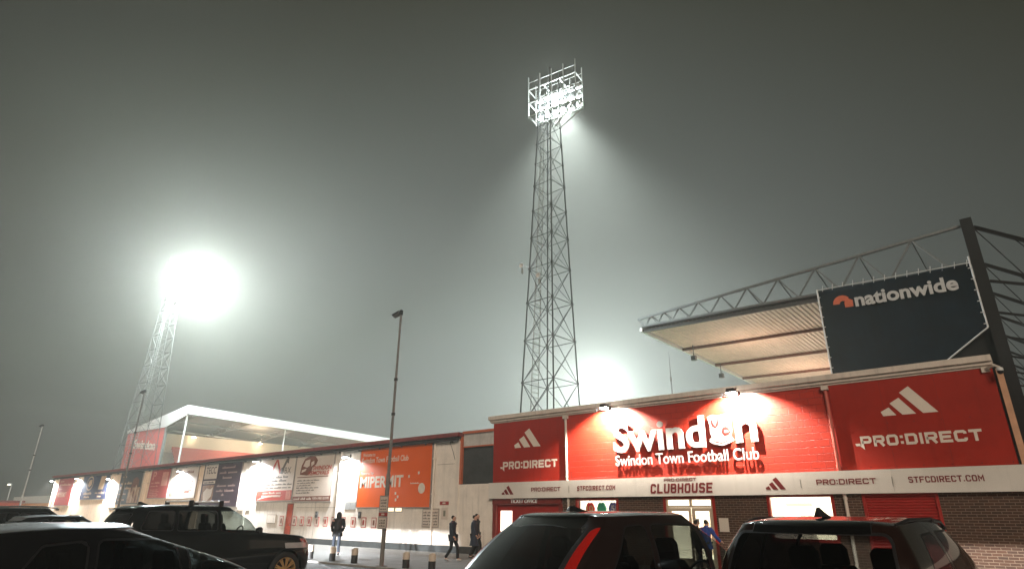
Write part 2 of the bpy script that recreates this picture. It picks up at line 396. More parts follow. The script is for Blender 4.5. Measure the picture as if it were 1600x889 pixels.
tag(g.build('parking_lines', line_m), kind='structure')
g = MB(); g.box(-101, -31, 42, 156, GZ - 0.05, GZ + 0.02)
tag(g.build('pitch', P('pitch_grass', (0.045, 0.11, 0.03), 0.9, var=0.3, scale=0.2)), kind='structure')

# night mist over the whole scene
def haze():
    m = bpy.data.materials.new('mist'); m.use_nodes = True; N = m.node_tree.nodes; L = m.node_tree.links
    N.remove(N['Principled BSDF']); pv = N.new('ShaderNodeVolumePrincipled')
    pv.inputs['Color'].default_value = (0.87, 0.85, 0.74, 1); pv.inputs['Density'].default_value = 0.0012; pv.inputs['Anisotropy'].default_value = 0.62
    L.new(pv.outputs[0], N['Material Output'].inputs['Volume'])
    g = MB(); g.box(-430, 330, -170, 530, -1.3, 56.0)
    o = g.build('haze', m); tag(o, kind='stuff'); return o
haze()

# ================================================================ LONG LOW BUILDING (left)
lb = thing('stadium_building', 'long low cream-rendered building with maroon roof edge and sponsor banners, left of clubhouse', 'building', (-55, YW, 0))
g = MB(); g.box(-50, -36.98, YW, YW + 0.3, 0.3, 5.2); g.box(-36.34, -21.85, YW, YW + 0.3, 0.3, 5.2); g.box(-36.98, -36.34, YW, YW + 0.3, 2.22, 5.2); g.box(-21.85, -19.62, YW, YW + 0.3, 0.3, 3.04)
g.build('wall', white_wall, lb)
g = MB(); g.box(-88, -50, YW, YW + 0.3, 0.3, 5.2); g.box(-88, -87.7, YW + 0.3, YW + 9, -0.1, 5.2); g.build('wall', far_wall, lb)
g = MB(); g.box(-88.02, -36.98, YW - 0.025, YW + 0.3, -0.1, 0.298); g.box(-36.34, -19.6, YW - 0.025, YW + 0.3, -0.1, 0.298); g.build('plinth', plinth_m, lb)
g = MB(); g.box(-88.3, -21.7, YW - 0.30, YW + 9.5, 5.30, 5.50); g.build('roof', red_roof, lb, bevel=0.015)
g = MB(); g.box(-88.1, -21.75, YW - 0.16, YW + 0.2, 5.202, 5.298)
g.tube([(-88.1, YW - 0.20, 5.16), (-21.8, YW - 0.20, 5.16)], 0.07, 8)
x = -87
while x < -22: g.box(x, x + 0.06, YW - 0.14, YW, 5.05, 5.2); x += 1.9
g.build('gutter', dark_m, lb)
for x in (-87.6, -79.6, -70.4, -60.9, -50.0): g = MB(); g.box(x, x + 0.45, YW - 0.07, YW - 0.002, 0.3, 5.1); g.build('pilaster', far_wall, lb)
for x in (-42.6, -22.1): g = MB(); g.box(x, x + 0.3, YW - 0.05, YW - 0.002, 0.3, 5.1); g.build('pilaster', white_wall, lb)
for x in (-31.6, -23.55):
    g = MB(); g.tube([(x, YW - 0.09, 0.3), (x, YW - 0.09, 5.12)], 0.05 if x > -30 else 0.075, 10)
    for z in (1.0, 2.6, 4.3): g.tube([(x, YW - 0.09, z), (x, YW - 0.09, z + 0.06)], 0.09, 10)
    g.build('downpipe', white_wall, lb, smooth=False)
# weathered panel joints
g = MB()
for z, xa, xb in ((4.02, -88, -24), (4.02, -23.4, -21.9), (2.0, -36, -31.8)): g.box(xa, xb, YW - 0.004, YW + 0.01, z, z + 0.018)
for x in (-56.2, -33.9, -21.86): g.box(x, x + 0.02, YW - 0.005, YW + 0.01, 0.3, 5.15 if x < -22 else 3.0)
g.build('joint', P('joint_brown', (0.24, 0.19, 0.15), 0.8), lb)
# a cable that droops down the wall at the right end
g = MB(); g.tube([(-22.55, YW - 0.015, 5.1), (-22.3, YW - 0.015, 4.6), (-22.05, YW - 0.015, 4.0), (-21.98, YW - 0.015, 3.0), (-21.95, YW - 0.015, 1.8)], 0.012, 5); g.build('cable', dark_m, lb)
dr = MB(); dr.box(-36.97, -36.35, YW - 0.01, YW + 0.05, 0.0, 2.2); d_ = dr.build('door', P('orange_red_door', (0.44, 0.055, 0.018), 0.5), lb)
g = MB(); g.lathe([(0.0, -0.05), (0.03, -0.05), (0.03, 0.0)], (-36.45, YW - 0.02, 1.0), 'y', 10); g.build('handle', steel_m, d_)
g = MB(); g.box(-37.03, -36.97, YW - 0.03, YW + 0.05, 0.0, 2.26); g.box(-36.35, -36.29, YW - 0.03, YW + 0.05, 0.0, 2.26); g.box(-36.97, -36.35, YW - 0.03, YW + 0.05, 2.2, 2.26); g.build('door_frame', brown_ink, lb)
litw = EM('lit_pane', (1.0, 0.80, 0.52), 1.6)
for xa, xb, z0, z1 in ((-43.35, -42.62, 1.88, 2.40), (-42.48, -41.75, 1.88, 2.40), (-27.02, -26.55, 1.82, 2.00), (-26.42, -25.92, 1.82, 2.0), (-68.4, -67.1, 1.90, 2.35)):
    g = MB()
    for a, b, c, d in ((xa - .05, xb + .05, z1, z1 + .05), (xa - .05, xb + .05, z0 - .05, z0), (xa - .05, xa, z0, z1), (xb, xb + .05, z0, z1)): g.box(a, b, YW - 0.03, YW + 0.02, c, d)
    f = g.build('window', steel_white, lb); g = MB(); g.box(xa, xb, YW - 0.012, YW + 0.02, z0, z1); g.build('pane', litw, f)
g = MB(); g.box(-30.9, -29.93, YW - 0.02, YW, 1.9, 2.3); g.box(-30.43, -30.40, YW - 0.03, YW, 1.9, 2.3); g.build('vent_panel', P('grey_vent', (0.34, 0.34, 0.33), 0.6), lb)
# the recessed end bay with its corrugated top
g = MB()
n = 26
for k in range(n):
    a = -21.66 + k * 2.0 / n; b = a + 2.0 / n
    g.add([(a, YW + .10, 4.82), (a + .022, YW + .055, 4.82), (b - .022, YW + .055, 4.82), (b, YW + .10, 4.82), (a, YW + .10, 5.42), (a + .022, YW + .055, 5.42), (b - .022, YW + .055, 5.42), (b, YW + .10, 5.42)], [(0, 1, 5, 4), (1, 2, 6, 5), (2, 3, 7, 6)])
g.build('corrugated_panel', P('grey_sheet', (0.52, 0.50, 0.47), 0.5, streak=0.4), lb)
g = MB(); g.box(-21.7, -19.66, YW + 0.14, YW + .25, 3.0, 5.4); g.box(-21.7, -19.66, YW + 0.01, YW + .13, 3.03, 3.06); g.build('recess_wall', P('dark_recess', (0.05, 0.055, 0.055), 0.6, var=0.4, scale=2), lb)
g = MB(); g.box(-21.86, -21.68, YW - 0.02, YW + 0.12, 3.05, 5.3); g.box(-21.68, -19.64, YW - 0.02, YW + 0.2, 5.42, 5.54); g.box(-21.68, -19.66, YW + 0.02, YW + 0.1, 4.76, 4.82); g.build('frame', P('orange_painted_timber', (0.50, 0.13, 0.06), 0.6), lb)

# ================================================================ CLUBHOUSE (right)
cb = thing('clubhouse', 'two-storey red clubhouse with brick ground floor and cream roof coping', 'building', (-10, YW, 0))
X0, X1 = -19.6, -0.46
g = MB(); g.box(-15.40, -4.92, YW, YW + 0.3, 2.42, 5.8); g.build('wall', block_m, cb)
g = MB(); g.box(X0, -15.40, YW, YW + 0.3, 2.42, 5.8); g.box(-4.92, X1, YW, YW + 0.3, 2.42, 5.8); g.box(X1 - 0.28, X1 - 0.002, YW + .3, YW + 13, 2.42, 5.8); g.box(X0 + .002, X0 + 0.28, YW + .3, YW + 13, 2.42, 5.8); g.box(X0, X1, YW + 12.7, YW + 13, 0, 5.8); g.build('wall', red_trim, cb)
g = MB()
for a, b, z0, z1 in ((-15.66, -14.98, 0, 2.42), (-14.98, -12.98, 0, 0.95), (-14.98, -12.98, 2.32, 2.42), (-12.98, -11.06, 0, 2.42), (-11.06, -9.08, 2.36, 2.42), (-9.08, -7.28, 0, 2.42), (-7.28, -5.22, 0, 0.95), (-7.28, -5.22, 2.36, 2.42), (-5.22, -4.42, 0, 2.42), (-2.46, 9.0, 0, 2.42), (-4.42, -2.46, 2.37, 2.42)):
    g.box(a, b, YW, YW + 0.3, z0, z1)
g.build('brick_wall', brick_m, cb)
g = MB(); g.box(X0, X1 + .02, YW + 0.3, YW + 13, 5.6, 5.8); g.build('roof', dark_m, cb)
g = MB(); g.box(X0 - 0.22, X1 + 0.04, YW - 0.20, YW + 0.5, 5.90, 6.08); g.box(X0 - 0.18, X1 + 0.03, YW - 0.12, YW + 0.45, 5.80, 5.898)
g.box(X0 - 0.14, X1 + 0.02, YW - 0.06, YW - 0.003, 5.74, 5.80); g.build('coping', coping_m, cb, bevel=0.012)
# left end: ticket office entrance
g = MB(); g.box(-19.56, -15.70, YW - 0.06, YW + 0.05, 2.13, 2.365); g.box(-19.56, -19.36, YW - 0.03, YW + 0.3, 0, 2.13); g.box(-15.86, -15.66, YW - 0.03, YW + 0.3, 0, 2.13); g.build('entrance_surround', P('brown_red_paint', (0.20, 0.022, 0.016), 0.5), cb)
g = MB(); g.box(-19.36, -15.86, YW + 0.12, YW + 0.2, 1.86, 2.13); g.box(-18.52, -15.86, YW + 0.12, YW + 0.2, 0, 1.86); g.box(-19.36, -19.22, YW + 0.12, YW + 0.2, 0, 1.86); g.box(-19.22, -18.52, YW + 0.12, YW + .2, 0, 1.0)
g.build('entrance_screen', red_trim, cb)
g = MB(); g.box(-19.22, -18.52, YW + 0.15, YW + 0.19, 1.0, 1.86); g.build('ticket_window', EM('ticket_light', (1.0, 0.93, 0.78), 2.4), cb)
# lit rooms behind the glass
room = EM('lit_shop_interior', (1.0, 0.93, 0.80), 1.15)
shade = EM('lit_shop_shelf', (0.80, 0.62, 0.46), 0.55)
def lit_room(x0, x1, z0, z1, depth):
    g = MB(); y0, y1 = YW + 0.3, YW + depth
    g.box(x0, x1, y1, y1 + 0.05, z0, z1); g.box(x0 - .05, x0, y0, y1, z0, z1); g.box(x1, x1 + .05, y0, y1, z0, z1)
    g.box(x0, x1, y0, y1, z1, z1 + 0.05); g.box(x0, x1, y0, y1, z0 - 0.05, z0)
    return g.build('lit_room', room, cb)
lit_room(-14.95, -13.0, 0.9, 2.34, 0.9); rm = lit_room(-11.2, -8.9, 0.0, 2.38, 3.2); r2 = lit_room(-7.25, -5.25, 0.7, 2.4, 2.6)
g = MB()
for x in (-10.75, -10.45, -10.2): g.box(x, x + 0.2, YW + 2.6, YW + 2.9, 0.3, 1.25 + random.random() * 0.6)
for z in (0.9, 1.3, 1.7): g.box(-11.1, -10.2, YW + 2.3, YW + 2.7, z, z + 0.03)
g.build('shelf', shade, rm)
g = MB()
for k in range(8): x = -7.1 + k * 0.16; z = 1.55 + 0.12 * random.random(); g.box(x, x + 0.11, YW + 1.6, YW + 1.75, z - .2, z + 0.1)
g.box(-7.15, -6.3, YW + 1.5, YW + 1.9, 2.05, 2.15); g.box(-7.15, -5.9, YW + 1.5, YW + 1.8, 1.30, 1.34)
g.build('shelf', shade, r2)
g = MB()
for k in range(5): x = -6.45 + 0.22 * k; g.lathe([(0.0, 0.12), (0.09, 0.10), (0.11, 0.0), (0.10, -0.1), (0.0, -0.12)], (x, YW + 0.9, 1.66), 'z', 12)
g.build('display_stock', EM('pale_stock', (0.95, 0.88, 0.80), 0.8), r2, smooth=True)
win_glass = GLASS('window_glass', (0.95, 0.97, 0.96), 0.0)
def surround(name, x0, x1, z0, z1, wd, mat, parent, y0=-0.035, bottom=True):
    g = MB(); g.box(x0, x1, YW + y0, YW + 0.1, z1 - wd, z1); g.box(x0, x0 + wd, YW + y0, YW + 0.1, z0, z1 - wd); g.box(x1 - wd, x1, YW + y0, YW + 0.1, z0, z1 - wd)
    if bottom: g.box(x0 + wd, x1 - wd, YW + y0, YW + 0.1, z0, z0 + wd)
    return g.build(name, mat, parent)
for x0, x1, z0, z1 in ((-14.98, -12.98, 0.95, 2.34), (-7.28, -5.22, 0.95, 2.385)):
    f = surround('window', x0, x1, z0, z1, 0.09, red_trim, cb)
    g = MB(); g.box(x0 + .09, x1 - .09, YW + 0.04, YW + 0.05, z0 + .09, z1 - .09); g.build('pane', win_glass, f)
surround('door_surround', -11.06, -9.08, 0, 2.385, 0.10, red_trim, cb, bottom=False)
timber = P('pale_door_frame', (0.62, 0.50, 0.38), 0.5, var=0.1)
g = MB(); g.box(-10.96, -10.90, YW + 0.0, YW + .09, 0, 2.285); g.box(-9.24, -9.18, YW, YW + .09, 0, 2.285); g.box(-10.90, -9.24, YW, YW + .09, 2.245, 2.285); g.box(-10.90, -9.24, YW, YW + .09, 1.98, 2.05); g.box(-10.05, -9.96, YW, YW + .09, 2.05, 2.245)
g.build('door_frame', timber, cb)
g = MB(); g.box(-10.90, -10.05, YW + .03, YW + .04, 2.05, 2.245); g.box(-9.96, -9.24, YW + .03, YW + .04, 2.05, 2.245); g.build('fanlight', win_glass, cb)
for x0, x1 in ((-10.90, -10.02), (-9.99, -9.24)):
    g = MB(); y0 = YW + 0.02; q = 0.12
    g.box(x0, x0 + q, y0, y0 + .05, 0.02, 1.975); g.box(x1 - q * .8, x1, y0, y0 + .05, 0.02, 1.975); g.box(x0 + q, x1 - q * .8, y0, y0 + .05, 1.86, 1.975); g.box(x0 + q, x1 - q * .8, y0, y0 + .05, 0.02, 0.3)
    d = g.build('door', timber, cb); g = MB(); g.box(x0 + q, x1 - q * .8, y0 + .02, y0 + .03, 0.3, 1.86); g.build('pane', win_glass, d)
    xx = x1 - q * .4 if x0 < -10.5 else x0 + q * .4
    g = MB(); g.tube([(xx, y0 - .04, 0.85), (xx, y0 - .04, 1.25)], 0.014, 8); g.tube([(xx, y0 - .04, 0.88), (xx, y0, 0.88)], 0.01, 6); g.tube([(xx, y0 - .04, 1.22), (xx, y0, 1.22)], 0.01, 6); g.build('handle', steel_m, d)
# roller shutter
surround('shutter_frame', -4.42, -2.46, 0, 2.37, 0.08, red_trim, cb, bottom=False)
g = MB(); z = 0.0
while z < 2.28: g.add([(-4.34, YW + .04, z), (-2.54, YW + .04, z), (-2.54, YW + .015, z + .03), (-4.34, YW + .015, z + .03), (-4.34, YW + .015, z + .07), (-2.54, YW + .015, z + .07), (-2.54, YW + .04, z + .078), (-4.34, YW + .04, z + .078)], [(0, 1, 2, 3), (3, 2, 5, 4), (4, 5, 6, 7)]); z += 0.078
g.build('roller_shutter', red_dark, cb)
# downpipes
def pipe(x, z0, z1, r, mat):
    g = MB(); g.tube([(x, YW - r - .02, z0), (x, YW - r - .02, z1)], r, 10)
    for z in (z0 + .1, (z0 + z1) / 2, z1 - .15): g.tube([(x, YW - r - .02, z), (x, YW - r - .02, z + .07)], r * 1.25, 10)
    g.build('downpipe', mat, cb)
pipe(-15.36, 3.06, 5.76, 0.055, coping_m); pipe(-4.90, 3.06, 5.76, 0.055, P('red_pipe', (0.50, 0.10, 0.07), 0.5)); pipe(-15.32, 0, 2.36, 0.05, coping_m); pipe(-4.88, 0, 2.36, 0.05, coping_m)
g = MB()
for x in (-15.36, -4.9): g.box(x - .1, x + .1, YW - .17, YW - .001, 5.60, 5.74)
g.build('rainwater_hopper', coping_m, cb)
g = MB(); g.box(-0.455, -0.40, YW - .02, YW + .28, 3.06, 5.73); g.build('corner_gap', black_steel, cb)
g = MB(); g.box(-0.398, -0.25, YW - .05, YW + .25, 3.06, 5.68); g.build('corner_post', P('peach_post', (0.60, 0.33, 0.20), 0.6, streak=.3), cb)

# ================================================================ CLUBHOUSE SIGNS
def emblem_panel(label, x0, x1, emb, txt, mk):
    t = thing('sign_panel', label, 'sign', ((x0 + x1) / 2, YW, 3.06))
    g = MB(); g.box(x0, x1, YW - 0.03, YW - 0.003, 3.065, 5.735); g.build('panel', red_panel, t)
    g = MB()
    for q in range(1, 3): xs_ = x0 + (x1 - x0) * q / 3; g.box(xs_, xs_ + .007, YW - .0325, YW - .03, 3.07, 5.73)
    for q in range(7):
        for zz in (3.14, 4.4, 5.66): xs_ = x0 + .1 + (x1 - x0 - .2) * q / 6; g.box(xs_ - .015, xs_ + .015, YW - .034, YW - .03, zz - .015, zz + .015)
    g.build('sheet_joint', P('joint_red', (.14, .008, .006), .6), t)
    g = MB(); three_bars(g, *emb, YW - 0.036, 0.006); g.build('emblem', letter_w, t)
    g = MB(); techno(g, 'PRO:DIRECT', *txt, YW - 0.036, 0.006, th=0.24, gap=0.16)
    a, _, z0, z1 = txt; h = z1 - z0
    g.prism([(a - .42 * h, z0 + .10 * h), (a - .06 * h, z0 + .10 * h), (a - .06 * h, z0 + .34 * h), (a - .5 * h, z0 + .34 * h)], YW - 0.036, .006); g.prism([(a - .10 * h, z0 + .1 * h), (a + .25 * h, z0 + .1 * h), (a + .25 * h, z0 - .28 * h)], YW - 0.0355, .0055)
    g.build('lettering', letter_w, t)
emblem_panel('smaller red sign panel with cream three-bar emblem at left end of clubhouse', -19.56, -15.43, (-18.30, -16.78, 4.54, 5.36), (-18.97, -15.88, 3.63, 3.96), 0)
emblem_panel('large red sign panel with cream three-bar emblem at right end of clubhouse', -4.80, -0.47, (-3.45, -1.97, 4.62, 5.45), (-4.16, -1.08, 3.74, 4.06), 1)
fs = thing('fascia_sign', 'long white fascia sign with maroon lettering across the whole clubhouse front', 'sign', (-8, YW, 2.37))
g = MB()
for a, b in ((-19.68, -19.16), (-19.155, -15.19), (-15.185, -8.2), (-8.195, -3.49), (-3.485, 2.6), (2.605, 8.9)): g.box(a, b, YW - 0.20, YW - 0.004, 2.372, 3.05)
g.build('board', board_m, fs)
yf = YW - 0.206
for x0, x1, z0, z1 in ((-18.88, -18.18, 2.53, 2.91), (-7.20, -6.55, 2.53, 2.92)): g = MB(); three_bars(g, x0, x1, z0, z1, yf, .006); g.build('emblem', maroon_l, fs)
for tx, x0, x1, z0, z1, th_, gp, sh in (('PRO:DIRECT', -17.18, -15.62, 2.635, 2.80, .2, .16, 0), ('STFCDIRECT.COM', -14.78, -12.98, 2.63, 2.81, .2, .24, .12), ('PRO:DIRECT', -10.87, -9.60, 2.885, 2.985, .2, .2, 0), ('CLUBHOUSE', -11.46, -9.05, 2.47, 2.81, .2, .22, .12), ('PRO:DIRECT', -5.60, -3.92, 2.645, 2.81, .2, .16, 0), ('STFCDIRECT.COM', -3.08, -1.29, 2.65, 2.82, .18, .2, 0)):
    g = MB(); techno(g, tx, x0, x1, z0, z1, yf, .006, th=th_, gap=gp, shear=sh); g.build('lettering', maroon_l, fs)
g = MB()
for x in (-15.19, -6.08, -3.50): g.box(x, x + .012, yf, yf + .006, 2.56, 2.83)
g.build('divider', grey_ink, fs)
tk = thing('ticket_office_sign', 'white raised lettering on the dark red board under the fascia, left end', 'sign', (-17.7, YW, 2.13))
g = MB(); put(g, 'TICKET OFFICE', -18.47, -16.97, 2.175, 2.345, YW - 0.085, .02, off=.02, shear=.15)
g.build('lettering', letter_white, tk)
# big raised lettering with the crest as its last-but-one letter
wl = thing('wall_lettering', 'huge white raised club name with crest, standing off the floodlit red wall', 'sign', (-10.1, YW, 3.5))
ws = P('white_acrylic', (0.55, 0.54, 0.52), 0.45, var=0.06)
for txt_, bx in (('Swind', (-12.98, -9.13, 4.02, 5.19)), ('n', (-8.02, -7.24, 4.10, 4.93))):
    g = MB(); put(g, txt_, *bx, YW - 0.15, 0.06, off=.024)
    par = list(range(len(g.v)))
    def fd(i):
        while par[i] != i: par[i] = par[par[i]]; i = par[i]
        return i
    for f in g.f:
        for i in f[1:]: par[fd(i)] = fd(f[0])
    comp = {}
    for f in g.f: comp.setdefault(fd(f[0]), []).append(f)
    iv = sorted((min(g.v[i][0] for f in fs_ for i in f), max(g.v[i][0] for f in fs_ for i in f), k) for k, fs_ in comp.items()); merged = []
    for lo, hi, k in iv:
        if merged and lo < merged[-1][1] - .06: merged[-1][1] = max(hi, merged[-1][1]); merged[-1][2].append(k)
        else: merged.append([lo, hi, [k]])
    for lo, hi, ks in merged:
        q = MB(); ix = {}
        for k in ks:
            for f in comp[k]:
                for i in f:
                    if i not in ix: ix[i] = len(q.v); q.v.append(g.v[i])
                q.f.append(tuple(ix[i] for i in f)); q.m.append(0)
        q.build('letter', ws, wl)

g = MB(); put(g, 'Swindon Town Football Club', -12.95, -7.30, 3.52, 3.93, YW - 0.12, 0.03, off=.010); g.build('small_lettering', ws, wl)
def cv(pts): return [(-9.0 + a * 0.95, 4.10 + b * 1.06) for a, b in pts]
g = MB(); g.prism(cv([(0.02, .93), (.22, .99), (.5, .95), (.78, .99), (.98, .93), (.95, .80), (.90, .62), (.92, .42), (.86, .2), (.68, .07), (.5, .0), (.32, .07), (.14, .2), (.08, .42), (.10, .62), (.05, .80)]), YW - 0.15, .06, 0)
g.prism(cv([(.13, .80), (.46, .84), (.44, .62), (.30, .52), (.18, .60)]), YW - .158, .008, 1); g.prism(cv([(.21, .76), (.39, .78), (.31, .60)]), YW - .166, .008, 0)
g.prism(cv([(.52, .38), (.58, .52), (.70, .57), (.82, .50), (.86, .36), (.80, .28), (.62, .26)]), YW - .158, .008, 1); g.prism(cv([(.62, .36), (.66, .44), (.76, .44), (.79, .36)]), YW - .166, .008, 0)
g.prism(cv([(.14, .34), (.74, .66), (.80, .62), (.20, .28)]), YW - .1565, .0065, 2); g.prism(cv([(.10, .22), (.02, .10), (.18, .02), (.5, -.06), (.82, .02), (.98, .10), (.90, .22), (.5, .10)]), YW - .172, .02, 0); g.prism(cv([(.2, .09), (.5, .015), (.8, .09), (.8, .12), (.5, .045), (.2, .12)]), YW - .178, .006, 1)
g.build('crest', [ws, P('crest_red', (0.22, 0.014, 0.010), 0.5), P('crest_silver', (0.22, 0.21, 0.2), 0.4)], wl)
g = MB()
for k in range(14): x = -12.8 + k * 0.42; g.tube([(x, YW - .1, 4.3), (x, YW + .02, 4.3)], .012, 6)
g.build('standoff', steel_m, wl)
# ================================================================ BANNERS AND NOTICES ON THE WALL
def ink(mb, x0, x1, z, h, y, mi=0, words=4, seed=1):
    """a line of writing too small to read in the photograph: word-length dashes"""
    r = random.Random(seed); ws = [0.5 + r.random() for _ in range(words)]; gap = 0.18; tot = sum(ws) + gap * (words - 1); x = x0
    for q in ws:
        x2 = x + (x1 - x0) * q / tot; n = max(2, int((x2 - x) / (h * 0.8))); u = (x2 - x) / n
        for k in range(n): hh = h * r.choice((0.62, 0.62, 0.62, 1.0)); mb.box(x + k * u, x + (k + 0.72) * u, y, y + .004, z, z + hh, mi)
        x = x2 + (x1 - x0) * gap / tot
def banner(label, x0, x1, z0, z1, mat, name='banner'):
    t = thing(name, label, 'banner', ((x0 + x1) / 2, YW, z0), group='sponsor banners on the long wall')
    g = MB(); g.box(x0, x1, YW - 0.075, YW - 0.035, z0, z1)
    g.build('board', mat, t)
    g = MB(); e = .04
    for a, b, c, d in ((x0 - e, x1 + e, z1, z1 + e), (x0 - e, x1 + e, z0 - e, z0), (x0 - e, x0, z0, z1), (x1, x1 + e, z0, z1)): g.box(a, b, YW - .085, YW - .002, c, d)
    g.build('frame', P('grey_frame', (0.30, 0.26, 0.23), 0.5), t)
    return t
YB = YW - 0.080
t = banner('narrow dark red banner with pale lettering at the far left end of the wall', -85.9, -80.7, 2.3, 5.16, redb_m)
g = MB(); ink(g, -85.4, -84.2, 4.75, .16, YB, 0, 2, 2); ink(g, -85.4, -81.6, 4.35, .22, YB, 0, 4, 3); ink(g, -85.4, -84.4, 3.95, .12, YB, 0, 2, 4); put(g, 'MIPERMIT', -85.5, -82.4, 3.15, 3.65, YB, .004, off=.02); g.build('print', P('salmon_ink', (0.60, 0.36, 0.24), 0.6), t)
t = banner('navy banner with pale oval badge and upright panel, second from far left', -77.6, -69.9, 2.85, 5.18, navy_m)
g = MB(); E_ = [(-75.3 + .98 * math.cos(a), 4.38 + .70 * math.sin(a)) for a in [2 * math.pi * k / 28 for k in range(28)]]; g.prism(E_, YB, .004, 0)
g.prism([(-75.3 + .86 * math.cos(a), 4.38 + .58 * math.sin(a)) for a in [2 * math.pi * k / 28 for k in range(28)]], YB - .004, .004, 1)
g.prism([(-75.9, 4.2), (-75.6, 4.7), (-74.8, 4.75), (-74.7, 4.25), (-75.3, 4.0)], YB - .008, .004, 0); g.build('badge', [tan_ink, navy_m], t); g = MB(); g.prism([(-72.6, 3.75), (-72.3, 5.0), (-70.9, 5.0), (-71.2, 3.75)], YB, .004, 0); g.build('picture', tan_ink, t); g = MB()
ink(g, -76.6, -74.2, 3.30, .24, YB, 0, 1, 5); ink(g, -76.3, -74.6, 2.98, .22, YB, 0, 1, 6); ink(g, -73.2, -70.5, 3.35, .20, YB, 0, 3, 7); ink(g, -72.4, -71.2, 3.02, .18, YB, 0, 1, 8)
g.build('print', [tan_ink, navy_m], t)
t = banner('charcoal banner with tan lettering and pictures of drinks, behind the left lamp post', -66.9, -61.6, 2.35, 5.10, charcoal_m)
g = MB(); ink(g, -66.3, -65.4, 4.65, .22, YB, 0, 1, 9); ink(g, -66.5, -63.9, 4.05, .24, YB, 0, 2, 10); ink(g, -66.6, -64.2, 3.62, .24, YB, 0, 2, 11); ink(g, -66.5, -64.8, 3.15, .16, YB, 0, 2, 12); ink(g, -66.5, -64.9, 2.65, .16, YB, 0, 2, 13)
PM = [tan_ink, P('photo_beige', (0.42, 0.25, 0.16), .6, var=.5, scale=4), P('photo_brown', (0.16, 0.05, 0.03), .6, var=.5, scale=6), P('photo_cream', (0.5, 0.36, 0.25), .6)]; g.build('lettering', tan_ink, t); g = MB(); g.box(-64.3, -61.75, YB, YB + .004, 2.42, 3.75, 1)
for k in range(7): g.prism([(-64.0 + .34 * k + .17 * math.cos(a), 3.2 + .5 * math.sin(k * 2.1) + .34 * math.sin(a)) for a in [2 * math.pi * j / 14 for j in range(14)]], YB - .004 - .001 * k, .004, 2 if k % 2 else 3)
g.prism([(-63.9, 3.8), (-63.6, 4.5), (-62.9, 4.65), (-62.3, 4.4), (-62.2, 3.8)], YB, .004, 2)
g.build('picture', PM, t)
t = banner('faded red banner with a pale looped letter, between charcoal and white banners', -59.7, -55.75, 2.8, 5.14, redb_m)
g = MB(); put(g, 'P', -59.3, -58.6, 4.25, 4.95, YB, .004, off=.01); ink(g, -59.4, -57.6, 3.95, .16, YB, 0, 2, 14); ink(g, -59.4, -57.9, 3.7, .12, YB, 0, 2, 15)
for k in range(5): ink(g, -59.4, -57.8 + .3 * (k % 2), 3.42 - k * .14, .09, YB, 0, 3, 16 + k)
g.box(-57.3, -56.1, YB, YB + .004, 3.75, 4.85, 0); g.build('print', P('pink_ink', (0.58, 0.24, 0.18), .6), t)
t = banner('white banner washed out by a bright wall lamp, dark figures along its foot', -55.5, -50.55, 2.75, 5.2, cream_b)
g = MB()
for k in range(12): x = -55.2 + k * .24; h = .28 + .16 * math.sin(k * 1.7); g.prism([(x, 2.85), (x, 2.85 + h), (x + .05, 2.95 + h), (x + .12, 2.95 + h), (x + .17, 2.85 + h), (x + .17, 2.85)], YB, .004)
for k in range(4): ink(g, -53.2, -51.2, 3.9 - k * .22, .12, YB, 0, 3, 30 + k)
g.box(-52.5, -51.6, YB, YB + .004, 3.1, 3.3); ink(g, -54.5, -51.3, 4.6, .2, YB, 0, 2, 36)
g.build('print', brown_ink, t)
t = banner('plum-coloured banner with a cream block of tall dark capitals at its upper left', -49.5, -43.6, 2.1, 5.18, plum_m)
g = MB(); g.box(-49.35, -47.3, YB, YB + .004, 4.05, 5.1, 0); put(g, 'TECC', -49.15, -47.5, 4.42, 4.92, YB - .005, .005, 1, off=.006)
TM = [cream_b, plum_m, P('photo_tan', (0.30, 0.17, 0.11), .6, var=.5, scale=5), P('dull_pink_ink', (0.40, 0.26, 0.24), .6)]; g.build('logo', TM, t); g = MB(); g.box(-49.35, -47.4, YB, YB + .004, 3.7, 3.92, 0); ink(g, -49.2, -47.6, 3.75, .12, YB - .004, 1, 2, 40); g.box(-49.3, -47.45, YB, YB + .004, 2.35, 3.6, 2)
g.prism([(-48.9, 2.5), (-49.05, 3.1), (-48.6, 3.4), (-48.0, 3.3), (-47.6, 3.45), (-47.7, 2.8), (-48.2, 2.5)], YB - .004, .004, 0)
g.build('picture', TM, t); g = MB()
for k, (a, b) in enumerate(((-46.6, -44.6), (-46.9, -44.2), (-46.3, -44.9))): ink(g, a, b, 4.72 - k * .36, .18, YB, 3, 1 + k % 2, 44 + k)
for k, (a, b, z) in enumerate(((-47.0, -44.2, 3.45), (-47.0, -44.3, 3.1), (-46.1, -45.7, 2.82), (-46.9, -44.6, 2.35))): ink(g, a, b, z, .16, YB, 3, (2, 2, 1, 2)[k], 50 + k)
g.build('lettering', TM, t)
t = banner('cream banner with red and grey zigzag logo above a red strip', -41.0, -36.62, 2.42, 5.2, cream_b)
g = MB()
for k, (pts, mi) in enumerate((([(-39.7, 4.1), (-39.0, 5.0), (-38.8, 5.0), (-39.35, 4.1)], 1), ([(-38.95, 5.0), (-38.45, 4.1), (-38.2, 4.1), (-38.75, 5.0)], 1), ([(-38.4, 4.1), (-37.75, 5.0), (-37.5, 5.0), (-38.1, 4.1)], 0), ([(-37.85, 4.85), (-37.45, 5.08), (-37.42, 4.7)], 0))): g.prism(pts, YB - .0008 * k, .004, mi)
g.build('logo', [grey_ink, red_ink], t); g = MB(); put(g, 'OBX', -38.35, -37.05, 4.08, 4.48, YB, .004, 0, off=.0)
